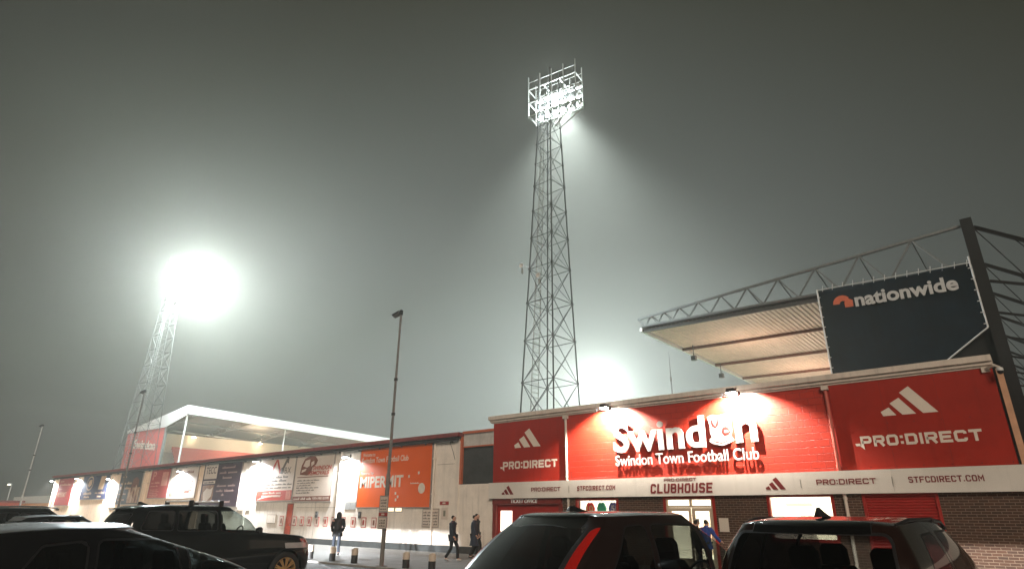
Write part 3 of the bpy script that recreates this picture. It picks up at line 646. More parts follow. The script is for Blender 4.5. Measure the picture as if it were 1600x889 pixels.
ink(g, -39.6, -37.3, 3.82, .15, YB, 0, 3, 60); ink(g, -39.4, -37.45, 3.60, .15, YB, 0, 2, 61); ink(g, -40.2, -36.75, 3.38, .11, YB, 0, 5, 62); ink(g, -40.1, -36.8, 3.18, .11, YB, 0, 5, 63)
g.build('lettering', grey_ink, t); g = MB(); g.box(-40.98, -36.64, YB, YB + .004, 2.45, 3.05, 1); ink(g, -40.2, -37.9, 2.85, .13, YB - .004, 2, 3, 64); ink(g, -40.3, -37.9, 2.65, .12, YB - .004, 2, 3, 65); g.prism([(-40.9, 2.47), (-39.9, 2.75), (-37.6, 2.78), (-39.8, 2.62)], YB - .0035, .0035, 2)
g.box(-37.3, -36.75, YB - .004, YB, 2.5, 3.0, 3); g.build('print', [grey_ink, red_ink, cream_b, P('strip_pink', (.55, .2, .15), .6)], t)
t = banner('cream banner with a brown van picture and slanted red capitals', -36.46, -32.36, 2.36, 5.16, cream_b)
g = MB()
g.prism([(-35.95, 3.95), (-35.85, 4.5), (-35.55, 4.9), (-35.0, 5.05), (-34.4, 5.0), (-34.1, 4.75), (-34.25, 4.5), (-34.6, 4.35), (-34.7, 4.05), (-35.1, 3.88)], YB, .004, 0); g.prism([(-35.65, 4.45), (-35.45, 4.78), (-34.95, 4.85), (-34.95, 4.45), (-35.2, 4.35)], YB - .004, .004, 2); g.prism([(-35.8, 4.05), (-35.35, 4.15), (-35.25, 4.3), (-35.75, 4.22)], YB - .004, .004, 2); g.prism([(-34.75, 4.4), (-34.45, 4.55), (-34.5, 4.75), (-34.8, 4.65)], YB - .004, .004, 2)
g.build('picture', [brown_ink, red_ink, cream_b, grey_ink], t); g = MB(); put(g, 'SWINDON', -34.55, -32.6, 4.17, 4.42, YB - .005, .005, 1, off=.025, shear=.25); put(g, 'REMOVALS', -35.0, -32.8, 3.88, 4.12, YB - .005, .005, 1, off=.025, shear=.25)
g.box(-36.2, -32.8, YB, YB + .004, 3.76, 3.81, 0)
for k in range(6): ink(g, -36.15, -33.7 - .45 * (k % 3), 3.55 - k * .145, .085, YB, 3, 5, 70 + k)
g.build('lettering', [brown_ink, red_ink, cream_b, grey_ink], t); g = MB(); g.box(-36.44, -32.38, YB, YB + .004, 2.38, 2.66, 0); ink(g, -36.3, -34.35, 2.45, .14, YB - .004, 2, 3, 99); put(g, 'FOR A FREE QUOTE', -34.2, -32.5, 2.44, 2.60, YB - .004, .004, 2, off=.012)
g.build('print', [brown_ink, red_ink, cream_b, grey_ink], t)
t = banner('large orange banner with white lettering, behind the tall lamp post', -29.76, -23.76, 2.02, 5.16, orange_m)
g = MB(); put(g, 'Welcome to', -29.55, -28.45, 4.70, 4.90, YB, .004, off=.006); put(g, 'Swindon Town Football Club', -29.6, -25.6, 4.34, 4.64, YB, .004, off=.012); put(g, 'Powered by', -29.6, -28.45, 3.68, 3.88, YB, .004, off=.006); put(g, 'MIPERMIT', -29.6, -25.9, 3.02, 3.62, YB, .004, off=.03)
g.build('lettering', P('banner_white', (0.74, 0.66, 0.56), .5), t); g = MB(); ink(g, -25.3, -24.6, 3.15, .07, YB, 0, 1, 80); g.prism([(-24.42 + .26 * math.cos(a), 2.92 + .26 * math.sin(a)) for a in [2 * math.pi * k / 20 for k in range(20)]], YB, .004)
for k, (a, b) in enumerate(((-26.5, 2.62), (-26.3, 2.45), (-26.45, 2.3), (-25.5, 3.45), (-24.75, 3.6))): g.prism([(a, b), (a + .12, b + .03), (a + .10, b + .16), (a - .02, b + .14)], YB, .004)
g.build('print', P('banner_white', (0.74, 0.66, 0.56), .5), t)

def notice(name, label, cat, x0, x1, z0, z1, fill, edge, inner=None, group=None, y=YW, dep=.025, rows=0):
    t = thing(name, label, cat, ((x0 + x1) / 2, y, z0), group=group)
    g = MB(); g.box(x0, x1, y - dep, y - .002, z0, z1); g.build('frame', edge, t)
    e = min(.04, (x1 - x0) * .14)
    g = MB(); g.box(x0 + e, x1 - e, y - dep - .004, y - dep, z0 + e, z1 - e, 0)
    if inner: a = (x1 - x0) * .33; b = (z1 - z0) * .26; g.box(x0 + a, x1 - a, y - dep - .008, y - dep - .004, z0 + b, z1 - b, 1)
    for k in range(rows): ink(g, x0 + 2 * e, x1 - 2 * e, z1 - 2 * e - (k + 1) * (z1 - z0 - 3 * e) / (rows + .5), (z1 - z0) / (rows * 2.4), y - dep - .008, 1, 3, 90 + k)
    g.build('sheet', [fill, inner or grey_ink], t); return t
red_edge = P('red_poster_frame', (0.40, 0.06, 0.05), .5)
notice('framed_poster', 'small red-framed poster just left of the orange-red door', 'poster', -37.72, -37.30, .94, 1.52, cream_b, red_edge, brown_ink, 'small framed posters along the wall')
ORD = ['first', 'second', 'third', 'fourth', 'fifth', 'sixth', 'seventh', 'eighth', 'ninth', 'tenth', 'eleventh']
for k, x in enumerate((-36.0, -35.18, -34.36, -33.55, -32.67, -31.88, -30.95, -30.0, -29.05, -28.15, -27.25)):
    notice('framed_poster', '%s small red-framed poster right of the orange-red door, in the low row' % ORD[k], 'poster', x - .21, x + .21, .97, 1.50, cream_b, red_edge, (brown_ink, red_ink, redb_m)[k % 3], 'small framed posters along the wall')
notice('notice_board', 'large pale notice board with pictures below the right end of the orange banner', 'notice board', -24.3, -23.1, 1.08, 1.95, cream_b, P('board_frame', (.3, .25, .22), .5), None, rows=5)
notice('warning_plate', 'small dark red plate with pale writing above a pale notice, right of orange banner', 'sign', -23.07, -22.47, 2.12, 2.28, redb_m, redb_m, cream_b, rows=0)
notice('wall_notice', 'pale notice with a grey panel, under the small dark red plate', 'notice', -22.93, -22.49, 1.46, 2.0, cream_b, cream_b, P('notice_grey', (.22, .22, .17), .6))
notice('wall_plate', 'plain white plate on the brick wall right of the lit entrance doors', 'plate', -9.0, -8.67, 1.2, 1.64, letter_w, letter_w)
notice('wall_notice', 'faint outlined notice on the cream wall left of the orange-red door', 'notice', -39.3, -38.2, 1.05, 1.6, white_wall, P('faint_frame', (.45, .36, .28), .7))
for x, z, lb_ in ((-33.62, 1.62, 'small dark box on the wall above the left half of the poster row'), (-29.42, 1.62, 'small dark box on the wall above the poster row, near the walker in the hood')):
    t = thing('meter_box', lb_, 'wall box', (x, YW, z)); g = MB(); g.box(x - .1, x + .1, YW - .09, YW - .002, z - .17, z + .17); g.build('case', P('dark_grey_case', (.08, .08, .08), .5), t, bevel=.01); g = MB(); g.box(x - .06, x + .06, YW - .096, YW - .09, z - .02, z + .1); g.build('cover', P('box_cover', (.2, .2, .2), .4), t)

# football shirts on display
def shirt(label, x, mat, mark, col_m, s=.42, y=YW + .42):
    t = thing('football_shirt', label, 'shirt', (x, y, 1.45), group='football shirts in the left window'); g = MB()
    o = [(-.24, 0), (.24, 0), (.25, .5), (.42, .36), (.50, .54), (.30, .74), (.12, .78), (0, .73), (-.12, .78), (-.30, .74), (-.50, .54), (-.42, .36), (-.25, .5)]
    g.prism([(x + a * s, 1.45 + b * .95) for a, b in o], y, .09); g.build('cloth', mat, t, bevel=.008)
    if mark:
        g = MB(); put(g, mark, x - .085 * len(mark), x + .085 * len(mark), 1.84, 2.08, y - .006, .005, off=.03); g.build('number', col_m, t)
    g = MB(); g.tube([(x - .1, y + .04, 2.20), (x, y + .04, 2.24), (x + .1, y + .04, 2.20)], .008, 6); g.tube([(x, y + .04, 2.24), (x, y + .04, 2.33)], .006, 6); g.build('hanger', black_plastic, t)
shirt('red football shirt with a gold 10 in the left clubhouse window', -14.60, P('shirt_red', (.45, .03, .03), .7, emit=(.8, .03, .03), es=.25), '10', P('gold', (.6, .45, .2), .5))
shirt('plain green football shirt in the left clubhouse window', -14.05, P('shirt_green', (.03, .25, .13), .7, emit=(.03, .35, .18), es=.25), None, None)
shirt('navy football shirt with a white 5 in the left clubhouse window', -13.50, P('shirt_navy', (.06, .06, .16), .7, emit=(.1, .1, .25), es=.25), '5', letter_white)
shirt('pale football shirt at the right edge of the left clubhouse window', -13.18, P('shirt_pale', (.7, .65, .62), .7), 'M', navy_m, .30, YW + .30)

# ================================================================ LAMPS ON THE WALLS
lens_hot = EM('lamp_lens', (0.93, 0.97, 1.0), 60.0)
def wall_lamp(x, z, label, power, y=YW, out=.38, color=(.93, .97, 1)):
    t = thing('wall_lamp', label, 'lamp', (x, y, z), group='lamps along the long wall')
    g = MB(); g.bar((x, y, z + .12), (x, y - out, z + .12), .04); g.box(x - .06, x + .06, y - .02, y - .002, z, z + .22); g.build('bracket', dark_m, t)
    g = MB(); g.box(x - .16, x + .16, y - out - .12, y - out + .12, z + .02, z + .12); g.build('housing', dark_m, t, bevel=.015)
    g = MB(); g.box(x - .14, x + .14, y - out - .10, y - out + .10, z - .012, z + .018); g.build('lens', lens_hot, t)
    spot('wall_lamp_beam', (x, y - out, z - .05), (x, y - out + .10, z - 1), power, 165, color, .5, .12)
WL = ['outermost wall lamp at the far left corner of the long wall', 'wall lamp beside the far red banner, right of it', 'wall lamp at the right edge of the navy banner', 'wall lamp in front of the white banner', 'wall lamp at the left edge of the cream banner with zigzag logo', 'round white wall lamp between the van banner and the orange banner']
for (x, z), lb_ in zip(((-87.9, 4.9), (-79.0, 4.9), (-69.3, 4.6), (-53.5, 4.75), (-41.25, 4.95), (-30.85, 4.72)), WL): wall_lamp(x, z, lb_, 3000 if x > -35 else 7500)
def wall_flood(x, label):
    z = 5.78; y = YW - .70; t = thing('wall_floodlight', label, 'floodlight', (x, YW, z), group='floodlights over the raised club name')
    g = MB(); g.bar((x, YW - .2, 5.98), (x, y, z + .1), .05); g.build('arm', dark_m, t)
    g = MB(); g.prism([(x - .17, z - .02), (x + .17, z - .02), (x + .13, z + .12), (x - .13, z + .12)], y - .12, .24); g.build('housing', dark_m, t, bevel=.01)
    g = MB(); g.box(x - .15, x + .15, y - .10, y + .10, z - .05, z - .022); g.build('lens', EM('flood_lens', (1, .95, .88), 90), t)
    g = MB(); g.box(x - .30, x + .30, y - .16, y + .017, z - .166, z - .16); g.box(x - .30, x - .294, y - .16, y + .017, z - .16, z - .02); g.box(x + .294, x + .30, y - .16, y + .017, z - .16, z - .02); g.build('added_visor', dark_m, t)  # plates added under the lamp to keep its beam off the fascia
    spot('wall_flood_beam', (x, y, z - .06), (x, YW - .02, z - 1.0), 3300, 140, (1, .90, .78), .35, .01)
wall_flood(-13.0, 'floodlight shining down on the left half of the raised club name'); wall_flood(-7.78, 'floodlight shining down on the crest and last letter of the club name')

# security camera at the right corner
t = thing('security_camera', 'white security camera on a bracket at the right end of the clubhouse coping', 'camera', (-.5, YW, 5.6))
g = MB(); g.box(-.72, -.52, YW - .10, YW - .062, 5.60, 5.76); g.bar((-.62, YW - .08, 5.68), (-.40, YW - .30, 5.74), .07); g.bar((-.40, YW - .30, 5.74), (-.28, YW - .34, 5.64), .06); g.build('bracket', coping_m, t, bevel=.01)
g = MB(); g.lathe([(0, .05), (.075, .04), (.085, 0), (.08, -.05)], (-.30, YW - .34, 5.60), 'z', 16); g.build('housing', steel_white, t, smooth=True)
g = MB(); g.lathe([(.078, -.05), (.07, -.10), (.04, -.135), (0, -.145)], (-.30, YW - .34, 5.60), 'z', 16); g.build('dome', black_plastic, t, smooth=True)
# ================================================================ FLOODLIGHT PYLONS
lamp_glow = EM('flood_bowl', (0.93, 1.0, 0.98), 140.0)
cage_m = P('pale_cage_steel', (0.28, 0.285, 0.26), 0.5, var=0.2)
def pylon(label, cx, cy, yaw, a0, a1, zt, aim, head_yaw, zh0, zh1, hw, rows, cols, energy, cone, spill, levels, mast=True, lean=(0, 0), legm=None, bent=0.0, lw=.13):
    t = thing('floodlight_pylon', label, 'floodlight tower', (cx, cy, 0), group='floodlight pylons at the pitch corners')
    C, S = math.cos(yaw), math.sin(yaw); legm = legm or steel_m
    def cor(i, z):
        u = z / zt; a = a0 + (a1 - a0) * (u ** 0.9 if bent == 0 else u); sx, sy = ((-1, -1), (1, -1), (1, 1), (-1, 1))[i % 4]
        return Vector((cx + lean[0] * u + (sx * C - sy * S) * a, cy + lean[1] * u + (sx * S + sy * C) * a, z))
    zs = [0.0]
    for k in range(levels): zs.append(zs[-1] + (1.0 - 0.62 * k / levels))
    zs = [z * zt / zs[-1] for z in zs]
    top = zh1 + 0.6 if mast else zt
    for i in range(4):
        g = MB()
        pts = [cor(i, z) for z in zs] + ([cor(i, zt) + Vector((0, 0, top - zt))] if mast else [])
        for p, q in zip(pts, pts[1:]): g.bar(p, q, lw)
        for p in pts[1:-1]: g.box(p.x - lw, p.x + lw, p.y - lw, p.y + lw, p.z - lw, p.z + lw)
        g.build('leg', legm, t)
    for i in range(4):
        g = MB()
        for k in range(len(zs) - 1):
            p, q, r, s_ = cor(i, zs[k]), cor(i + 1, zs[k]), cor(i, zs[k + 1]), cor(i + 1, zs[k + 1])
            if k < levels * 0.55: 
                mid = (r + s_) / 2; low = (p + q) / 2
                g.bar(p, s_, lw * .5); g.bar(q, r, lw * .5)
            else: g.bar(p, s_, lw * .45) if (k + i) % 2 else g.bar(q, r, lw * .45)
            g.bar(r, s_, lw * .55)
        g.build('bracing', legm, t)
    # ladder up the left face
    g = MB(); zl = 0.5
    while zl < zt - 1:
        p = cor(3, zl).lerp(cor(0, zl), 0.35); q = cor(3, zl).lerp(cor(0, zl), 0.62)
        g.bar(p, q, .045); zl += 0.38
    for u in (0.35, 0.62): g.bar(cor(3, .3).lerp(cor(0, .3), u), cor(3, zt - 1).lerp(cor(0, zt - 1), u), .05)
    g.build('ladder', cage_m, t)
    # lamp cage
    hc = Vector((cx + lean[0], cy + lean[1], 0)); f = Vector((-math.sin(head_yaw), math.cos(head_yaw), 0)); r_ = Vector((f.y, -f.x, 0)); dep = 1.5
    def H(u, v, z): return hc + r_ * u + f * (v + .6) + Vector((0, 0, z))
    g = MB()
    for z in (zh0, (zh0 + zh1) / 2, zh1):
        for v in (0, dep): g.bar(H(-hw, v, z), H(hw, v, z), .10)
        for u in (-hw, -hw / 3, hw / 3, hw): g.bar(H(u, 0, z), H(u, dep, z), .08)
    for u in (-hw, -hw / 2, 0, hw / 2, hw):
        for v in (0, dep): g.bar(H(u, v, zh0 - .2), H(u, v, zh1 + (1.6 if (v == 0 or abs(u) == hw) else .9)), .08)
    for v in (0, dep): g.bar(H(-hw, v, zh1 + .9), H(hw, v, zh1 + .9), .045)
    g.bar(H(-hw, 0, zh0), H(-hw * .2, -.4, zh0 - 2.6), .09); g.bar(H(hw, 0, zh0), H(hw * .2, -.4, zh0 - 2.6), .09); g.bar(H(hw, dep, zh0), H(hw * .2, .4, zh0 - 2.4), .09)
    g.build('lamp_cage', cage_m, t)
    g = MB()
    for z in (zh0 + .02, (zh0 + zh1) / 2 + .02):
        for k in range(9): v = .1 + k * .16; g.bar(H(-hw, v, z), H(hw, v, z), .03)
    g.build('walkway', legm, t)
    first = None
    for i in range(rows):
        for j in range(cols):
            c = H(-hw + (j + .5) * 2 * hw / cols, dep + .12, zh0 + (i + .5) * (zh1 - zh0) / rows)
            d = (Vector(aim) - c).normalized(); d = (Matrix.Rotation((j / (cols - 1) - .5) * -1.0, 3, 'Z') @ d); d.z -= .15 * (rows - i) / rows; d.normalize()
            if first is None:
                g = MB(); g.lathe([(.06, -.42), (.16, -.38), (.30, -.12), (.36, .0), (.33, .02)], (0, 0, 0), 'z', 16); fl = g.build('floodlamp', cage_m, t, smooth=True)
                g = MB(); g.lathe([(.325, .0), (.27, .075), (.15, .12), (0, .13)], (0, 0, 0), 'z', 16); ln = g.build('lens', lamp_glow, fl, smooth=True, local=True)
                first = fl
                # the first mesh was built round the world origin: re-centre it
                for ob in (fl,):
                    o0 = origin(t)
                    for v in ob.data.vertices: v.co += o0
            else:
                fl = first.copy(); col.objects.link(fl); fl.parent = t
                for ch in first.children: cc = ch.copy(); col.objects.link(cc); cc.parent = fl
            fl.location = c - Vector((cx, cy, 0)); fl.rotation_euler = d.to_track_quat('Z', 'Y').to_euler()
    src = H(0, dep + .5, (zh0 + zh1) / 2)
    if energy: spot('flood_beam', src, aim, energy, cone, (.82, .95, 1.0), .85, .9)
    if spill: point('flood_spill', H(.0, dep * .55, zh0 + .9) if spill < 2e4 else src, spill, (.82, .95, 1.0), .9)
    return t
near_p = pylon('tall grey lattice floodlight pylon rising behind the clubhouse roof, lamps facing away', -29.15, 39.0, R(-2), 2.08, 0.70, 38.0, (-48, 78, -6), R(8), 38.9, 42.1, 2.65, 3, 6, 0.95e6, 118, 9000, 13, lean=(.45, 0), lw=.085, legm=P('dark_galvanised', (.045, .048, .046), .55, metal=.2))
pylon('distant lattice floodlight pylon on the left, its head lost in a huge white glow', -104.5, 35.3, R(8), 2.35, .8, 36.0, (-66, 92, 0), R(-58), 36.2, 39.4, 2.9, 4, 6, 1.7e5, 165, 225000, 13, legm=P('pale_far_steel', (0.11, 0.11, 0.105), .6), lw=.085)
pylon('farthest floodlight pylon, only its glow showing over the clubhouse roof', -101.0, 160.0, 0, 3.4, 1.0, 36.0, (-60, 95, 0), R(-145), 36.0, 39.5, 3.2, 4, 6, 3.6e5, 150, 60000, 12)
for x, z, y, lb_ in ((-30.9, 22.1, 37.6, 'white dish aerial bracketed off the left leg of the near pylon, higher one'), (-29.0, 20.7, 37.55, 'white dish aerial on the front of the near pylon, lower one')):
    t = thing('dish_aerial', lb_, 'aerial', (x, y, z), group='dish aerials on the near pylon')
    g = MB(); g.lathe([(0, .06), (.12, .03), (.20, -.03), (.23, -.09), (.21, -.09), (.10, -.0), (0, .03)], (x, y, z), 'y', 18); g.build('dish', steel_white, t, smooth=True)
    g = MB(); g.tube([(x, y + .05, z), (x + (.5 if z > 21.5 else .15), y + .55, z - .1)], .03, 6); g.bar((x, y + .1, z - .25), (x, y + .1, z - .75), .12); g.build('bracket', cage_m, t)
t = thing('aerial', 'thin whip aerial standing behind the clubhouse coping', 'aerial', (-18.6, 30, 5.8)); g = MB(); g.tube([(-14.22, 30.0, 5.8), (-14.22, 30.0, 8.6), (-14.22, 30, 10.1)], [.035, .03, .012], 6); t.location = (-14.22, 30, 5.8)
g.v = [(v[0], v[1], v[2]) for v in g.v]; g.build('whip', steel_m, t); g = MB(); g.lathe([(.0, 0), (.06, 0), (.06, .2), (0, .2)], (-14.22, 30, 8.5), 'z', 8); g.build('coil', cage_m, t)

# ================================================================ LEFT STAND (far side of the pitch)
st = thing('grandstand', 'far stand on the left with a white roof, red end wall and red seats', 'grandstand', (-115, 60, 0))
stand_white = P('stand_white_sheet', (0.72, 0.72, 0.70), .5, var=.06, streak=.1)
YA, YE = 42.0, 150.0
ln = lambda x: 18.3 + (x + 106) * (18.3 - 16.2) / 25 if False else 18.3 + (x + 106) * 0.092
g = MB()
g.add([(-106, YA, 18.3), (-106, YE, 18.3), (-131, YE, 16.0), (-131, YA, 16.0), (-106, YA, 18.1), (-106, YE, 18.1), (-131, YE, 15.8), (-131, YA, 15.8)], [(0, 1, 2, 3), (7, 6, 5, 4), (0, 3, 7, 4), (1, 5, 6, 2), (0, 4, 5, 1), (3, 2, 6, 7)]); g.v = [(x, y, z - (y - 42) * .033) for x, y, z in g.v]; g.build('roof', P('stand_roof_sheet', (.13, .135, .13), .6, streak=.3), st)
g = MB(); g.box(-106.0, -105.75, YA, YE, 16.9, 18.32); g.v = [(x, y, z - (y - 42) * .033) for x, y, z in g.v]; g.build('roof_fascia', stand_white, st)
g = MB(); g.prism([(-106, 18.34), (-131.2, 16.05), (-131.2, 15.6), (-113.4, 15.35), (-106, 16.7)], YA - .12, .11); g.build('gable_board', stand_white, st)
clad = P('red_end_cladding', (0.44, 0.05, 0.045), .5, var=.1, streak=.2)
g = MB(); n = 70
for k in range(n):
    a = -131 + k * 17.2 / n; b = a + 17.2 / n; zt_ = 15.45
    g.add([(a, YA + .12, 0), (a + .06, YA, 0), (b - .06, YA, 0), (b, YA + .12, 0), (a, YA + .12, zt_), (a + .06, YA, zt_), (b - .06, YA, zt_), (b, YA + .12, zt_)], [(0, 1, 5, 4), (1, 2, 6, 5), (2, 3, 7, 6)])
g.box(-131, -113.8, YA + .13, YA + .3, 0, 15.5); g.build('end_wall', clad, st)
g = MB(); put(g, 'Swindon', -126.6, -116.6, 12.1, 13.75, YA - .08, .06, off=.02, tilt=-.9); g.build('lettering', letter_w, st)
g = MB(); g.box(-113.8, -113.45, YA - .05, YA + .35, 0, 15.4); g.build('corner_post', steel_m, st)
for y in (42.2, 60, 78, 96, 114, 132): g = MB(); g.tube([(-106.2, y, 0), (-106.2, y, 16.75 - (y - 42) * .033)], .15 if y < 50 else .08, 10); g.build('post', steel_white, st)
seat_m = P('red_seats', (0.55, 0.07, 0.035), .5, var=.12, scale=2)
g = MB()
for sec in range(6):
    ya, yb = 45.5 + sec * 17, 45.5 + sec * 17 + 15.6
    for k in range(24): x = -107.6 - k * .47; z = .9 + k * .49; g.box(x - .16, x, ya, yb, z, z + .5, 0)
g.build('seating', seat_m, st)
g = MB()
for k in range(24): x = -107.5 - k * .47; z = .4 + k * .49; g.box(x - .47, x, YA + .6, YE, z - .5, z)
g.build('terrace', P('pale_concrete', (0.5, 0.47, 0.43), .8, var=.15), st)
g = MB(); g.box(-119.8, -119.5, YA + .4, YE, 0, 15.0); g.build('back_wall', P('stand_back_cream', (.68, .62, .54), .7, var=.06), st)
g = MB()
for y in range(44, 150, 9):
    g.bar((-106.3, y, 16.9), (-128, y, 15.0), .14); g.bar((-106.3, y, 17.9), (-128, y, 15.7), .14)
    for k in range(8): x0 = -106.3 - k * 2.7; g.bar((x0, y, 16.9 - k * .236), (x0 - 1.35, y, 17.9 - k * .275), .07); g.bar((x0 - 1.35, y, 17.9 - k * .275), (x0 - 2.7, y, 16.7 - k * .236), .07)
for x, z in ((-112, 16.4), (-120, 15.7), (-126.5, 15.2)): g.bar((x, YA + .3, z), (x, YE, z), .22)
g.v = [(x, y, z - (y - 42) * .033) for x, y, z in g.v]; g.build('roof_truss', steel_m, st)
warm_l = EM('stand_lamp_glow', (1.0, .78, .5), 40)
for y in (49, 62, 75, 88, 101):
    g = MB(); g.lathe([(0, .2), (.3, .1), (.34, 0), (0, -.06)], (-118.6, y, 14.6), 'z', 12); g.build('roof_lamp', warm_l, st)
point('stand_lamp', (-112, 58, 14.6), 2600, (1, .74, .5), .4); point('stand_lamp', (-112, 85, 13.4), 2600, (1, .74, .5), .4)

# ================================================================ RIGHT STAND
rs = thing('grandstand', 'near stand behind the clubhouse with a cantilever roof, open steel truss and black mast', 'grandstand', (-12, 60, 0))
FR = [45.0 + 7.6 * k for k in range(8)]
soff = P('cream_roof_sheet', (.60, .45, .36), .55, var=.14, scale=1.2, streak=.3)
g = MB(); n = 62
def rz_(x): return 16.62 - (x + 23.4) * 0.021
for k in range(n):
    a = -23.4 + k * 22.6 / n; b = a + 22.6 / n; q = (b - a) * .28
    P4 = [(a, rz_(a) + .06), (a + q, rz_(a)), (b - q, rz_(b)), (b, rz_(b) + .06)]
    vs = [(x, 45.0, z) for x, z in P4] + [(x, 99.0, z - .5) for x, z in P4]
    g.add(vs, [(0, 1, 5, 4), (1, 2, 6, 5), (2, 3, 7, 6)])
g.build('roof_underside', soff, rs)
g = MB(); g.add([(-23.6, 44.9, 16.85), (-.8, 44.9, 16.4), (-.8, 99, 15.9), (-23.6, 99, 16.35), (-23.6, 44.9, 16.78), (-.8, 44.9, 16.32), (-.8, 99, 15.82), (-23.6, 99, 16.27)], [(0, 1, 2, 3), (7, 6, 5, 4), (0, 4, 5, 1), (1, 5, 6, 2), (2, 6, 7, 3), (3, 7, 4, 0)]); g.build('roof', dark_m, rs)
g = MB(); g.box(-23.75, -23.55, 44.9, 99, 16.46, 16.78); g.v = [(x, y, z - (y - 44.9) / 54.1 * .5) for x, y, z in g.v]; g.build('roof_fascia', stand_white, rs)
rust = P('rust_brown_beam', (.17, .06, .04), .6, var=.3)
for y in FR[:7]:
    g = MB(); zz = (y - 45) / 54 * .5
    g.bar((-23.5, y + .02, 16.5 - zz), (-.6, y + .02, 16.05 - zz), .16, .26)
    g.build('roof_beam', rust if y > 46 else dark_m, rs)
for i, y in enumerate(FR):
    g = MB(); zz = i * .06
    ch = lambda x: 17.6 + (x + 23.9) * (19.25 - 17.6) / 23.7
    bt = lambda x: 16.95 - (x + 23.6) * 0.02
    g.bar((-23.9, y, ch(-23.9) - zz), (-.3, y, 19.25 - zz), .17); g.bar((-23.2, y, bt(-23.2) - zz), (-.3, y, bt(-.3) - zz), .13)
    g.bar((-23.9, y, 17.6 - zz), (-23.2, y, 16.7 - zz), .15)
    xs = [-23.2, -22.1, -20.8, -19.3, -17.5, -15.5, -13.3, -10.8, -8.0, -5.0, -1.6]
    for a, b in zip(xs, xs[1:]):
        m_ = (a + b) / 2; g.bar((a, y, bt(a) - zz), (m_, y, ch(m_) - zz), .10); g.bar((m_, y, ch(m_) - zz), (b, y, bt(b) - zz), .10)
        if i == 0: g.bar((m_, y, ch(m_) - zz), (m_ + .5, y + 2.6, bt(m_) + .1), .06)
    g.build('roof_truss', steel_m if i == 0 else black_steel, rs)
    g = MB(); g.box(-.52, .10, y - .36, y + .36, -.1, 19.55 - zz); g.build('mast', black_steel, rs)
    g = MB()
    for (z0, x1, z1) in ((19.0, 9.0, 12.6), (15.3, 8.6, 12.1), (18.9, 9, 12.4)):
        g.bar((.1, y, z0 - zz), (x1, y, z1 - zz), .15)
    for k in range(5): x0 = .1 + k * 1.75; g.bar((x0, y, 18.8 - zz - k * 1.25), (x0 + 1.75, y, 15.1 - zz - k * .65), .06)
    g.bar((8.8, y, -.1), (8.8, y, 12.6 - zz), .24); g.build('back_stay', black_steel, rs)
g = MB(); g.box(-4.2, -.5, 45.25, 45.4, 0, 13.0); g.prism([(-4.2, 13.0), (-.5, 13.0), (-.5, 15.8)], 45.25, .15); g.box(-.4, -.1, 45.4, 100, 0, 15.4); g.build('end_wall', black_steel, rs)
g = MB()
for k in range(22): x = -21.5 + k * .9; z = .5 + k * .55; g.box(x, x + .9, 45.8, 99, z - .5, z)
g.build('terrace', P('grey_concrete', (.3, .3, .29), .8), rs)
point('stand_lamp', (-17, 53, 12.3), 900, (1, .74, .55), .4); point('stand_lamp', (-16, 66, 11.8), 1300, (1, .74, .55), .4); point('stand_lamp', (-16, 82, 11.8), 1300, (1, .74, .55), .4)
for x, y, z, lb_ in ((-22.3, 52.2, 15.35, 'small grey loudspeaker hanging under the outer edge of the stand roof'), (-22.9, 60.0, 15.15, 'second small grey loudspeaker under the stand roof, farther in')):
    t = thing('loudspeaker', lb_, 'speaker', (x, y, z), group='loudspeakers under the right stand roof')
    g = MB(); g.box(x - .22, x + .22, y - .2, y + .2, z - .22, z + .22); g.build('case', P('grey_case', (.13, .13, .13), .5), t, bevel=.03); g = MB(); g.bar((x, y, z + .2), (x, y, z + 1.3), .06); g.build('bracket', dark_m, t); g = MB(); g.box(x - .17, x + .17, y - .215, y - .2, z - .17, z + .17); g.build('grille', black_plastic, t)
for x, y in ((-18.0, 52.55), (-16.4, 67.7)):
    pass
# the big navy banner on the stand's gable end
t = thing('gable_banner', 'huge navy banner with orange arch emblem and pale lettering on the stand gable', 'banner', (-5, 44.7, 11))
def navy_cloth():
    m = P('navy_mesh_cloth', (.004, .012, .020), .9, var=.4, scale=.9, streak=.5, spec=.15); return m
g = MB(); NX, NZ = 46, 28
def inside(x, z): return not (z < 12.4 - 0.72 * (x + .72) * -1 - 1e9 and False)
vs = []; fs = []
for j in range(NZ + 1):
    for i in range(NX + 1):
        u, v = i / NX, j / NZ; x = -9.42 + u * 8.80; zt_ = 16.75 - .22 * u - .05 * math.sin(u * math.pi) ; zb = 5.0
        zlow = zb if x < -8.2 else 5.0 + (12.4 - 5.0) * max(0, (x + 9.42) / 8.8) ** 1.0
        zlow = max(5.0, 12.4 + (x + .62) * .70); z = zlow + (zt_ - zlow) * v
        vs.append((x, 44.62 + .025 * math.sin(x * 2.3 + z * .6) + .02 * math.sin(z * 1.9 + x) + (.03 if abs(x + 6.4) < .05 else 0), z))
for j in range(NZ):
    for i in range(NX): a = j * (NX + 1) + i; fs.append((a, a + 1, a + NX + 2, a + NX + 1))
g.add(vs, fs); bo = g.build('cloth', navy_cloth(), t, smooth=True); sd = bo.modifiers.new('thick', 'SOLIDIFY'); sd.thickness = .02; sd.offset = 1
g = MB(); put(g, 'nationwide', -7.22, -1.45, 15.02, 15.98, 44.50, .05, off=.03, tilt=-.10)
g.build('lettering', P('banner_pale_letters', (.55, .55, .53), .5), t)
oc = P('orange_emblem', (.62, .13, .05), .5)
g = MB(); arc = lambda r, a0, a1, cx, cz: [(cx + r * math.cos(R(a)), cz + r * math.sin(R(a))) for a in np.linspace(a0, a1, 12)]
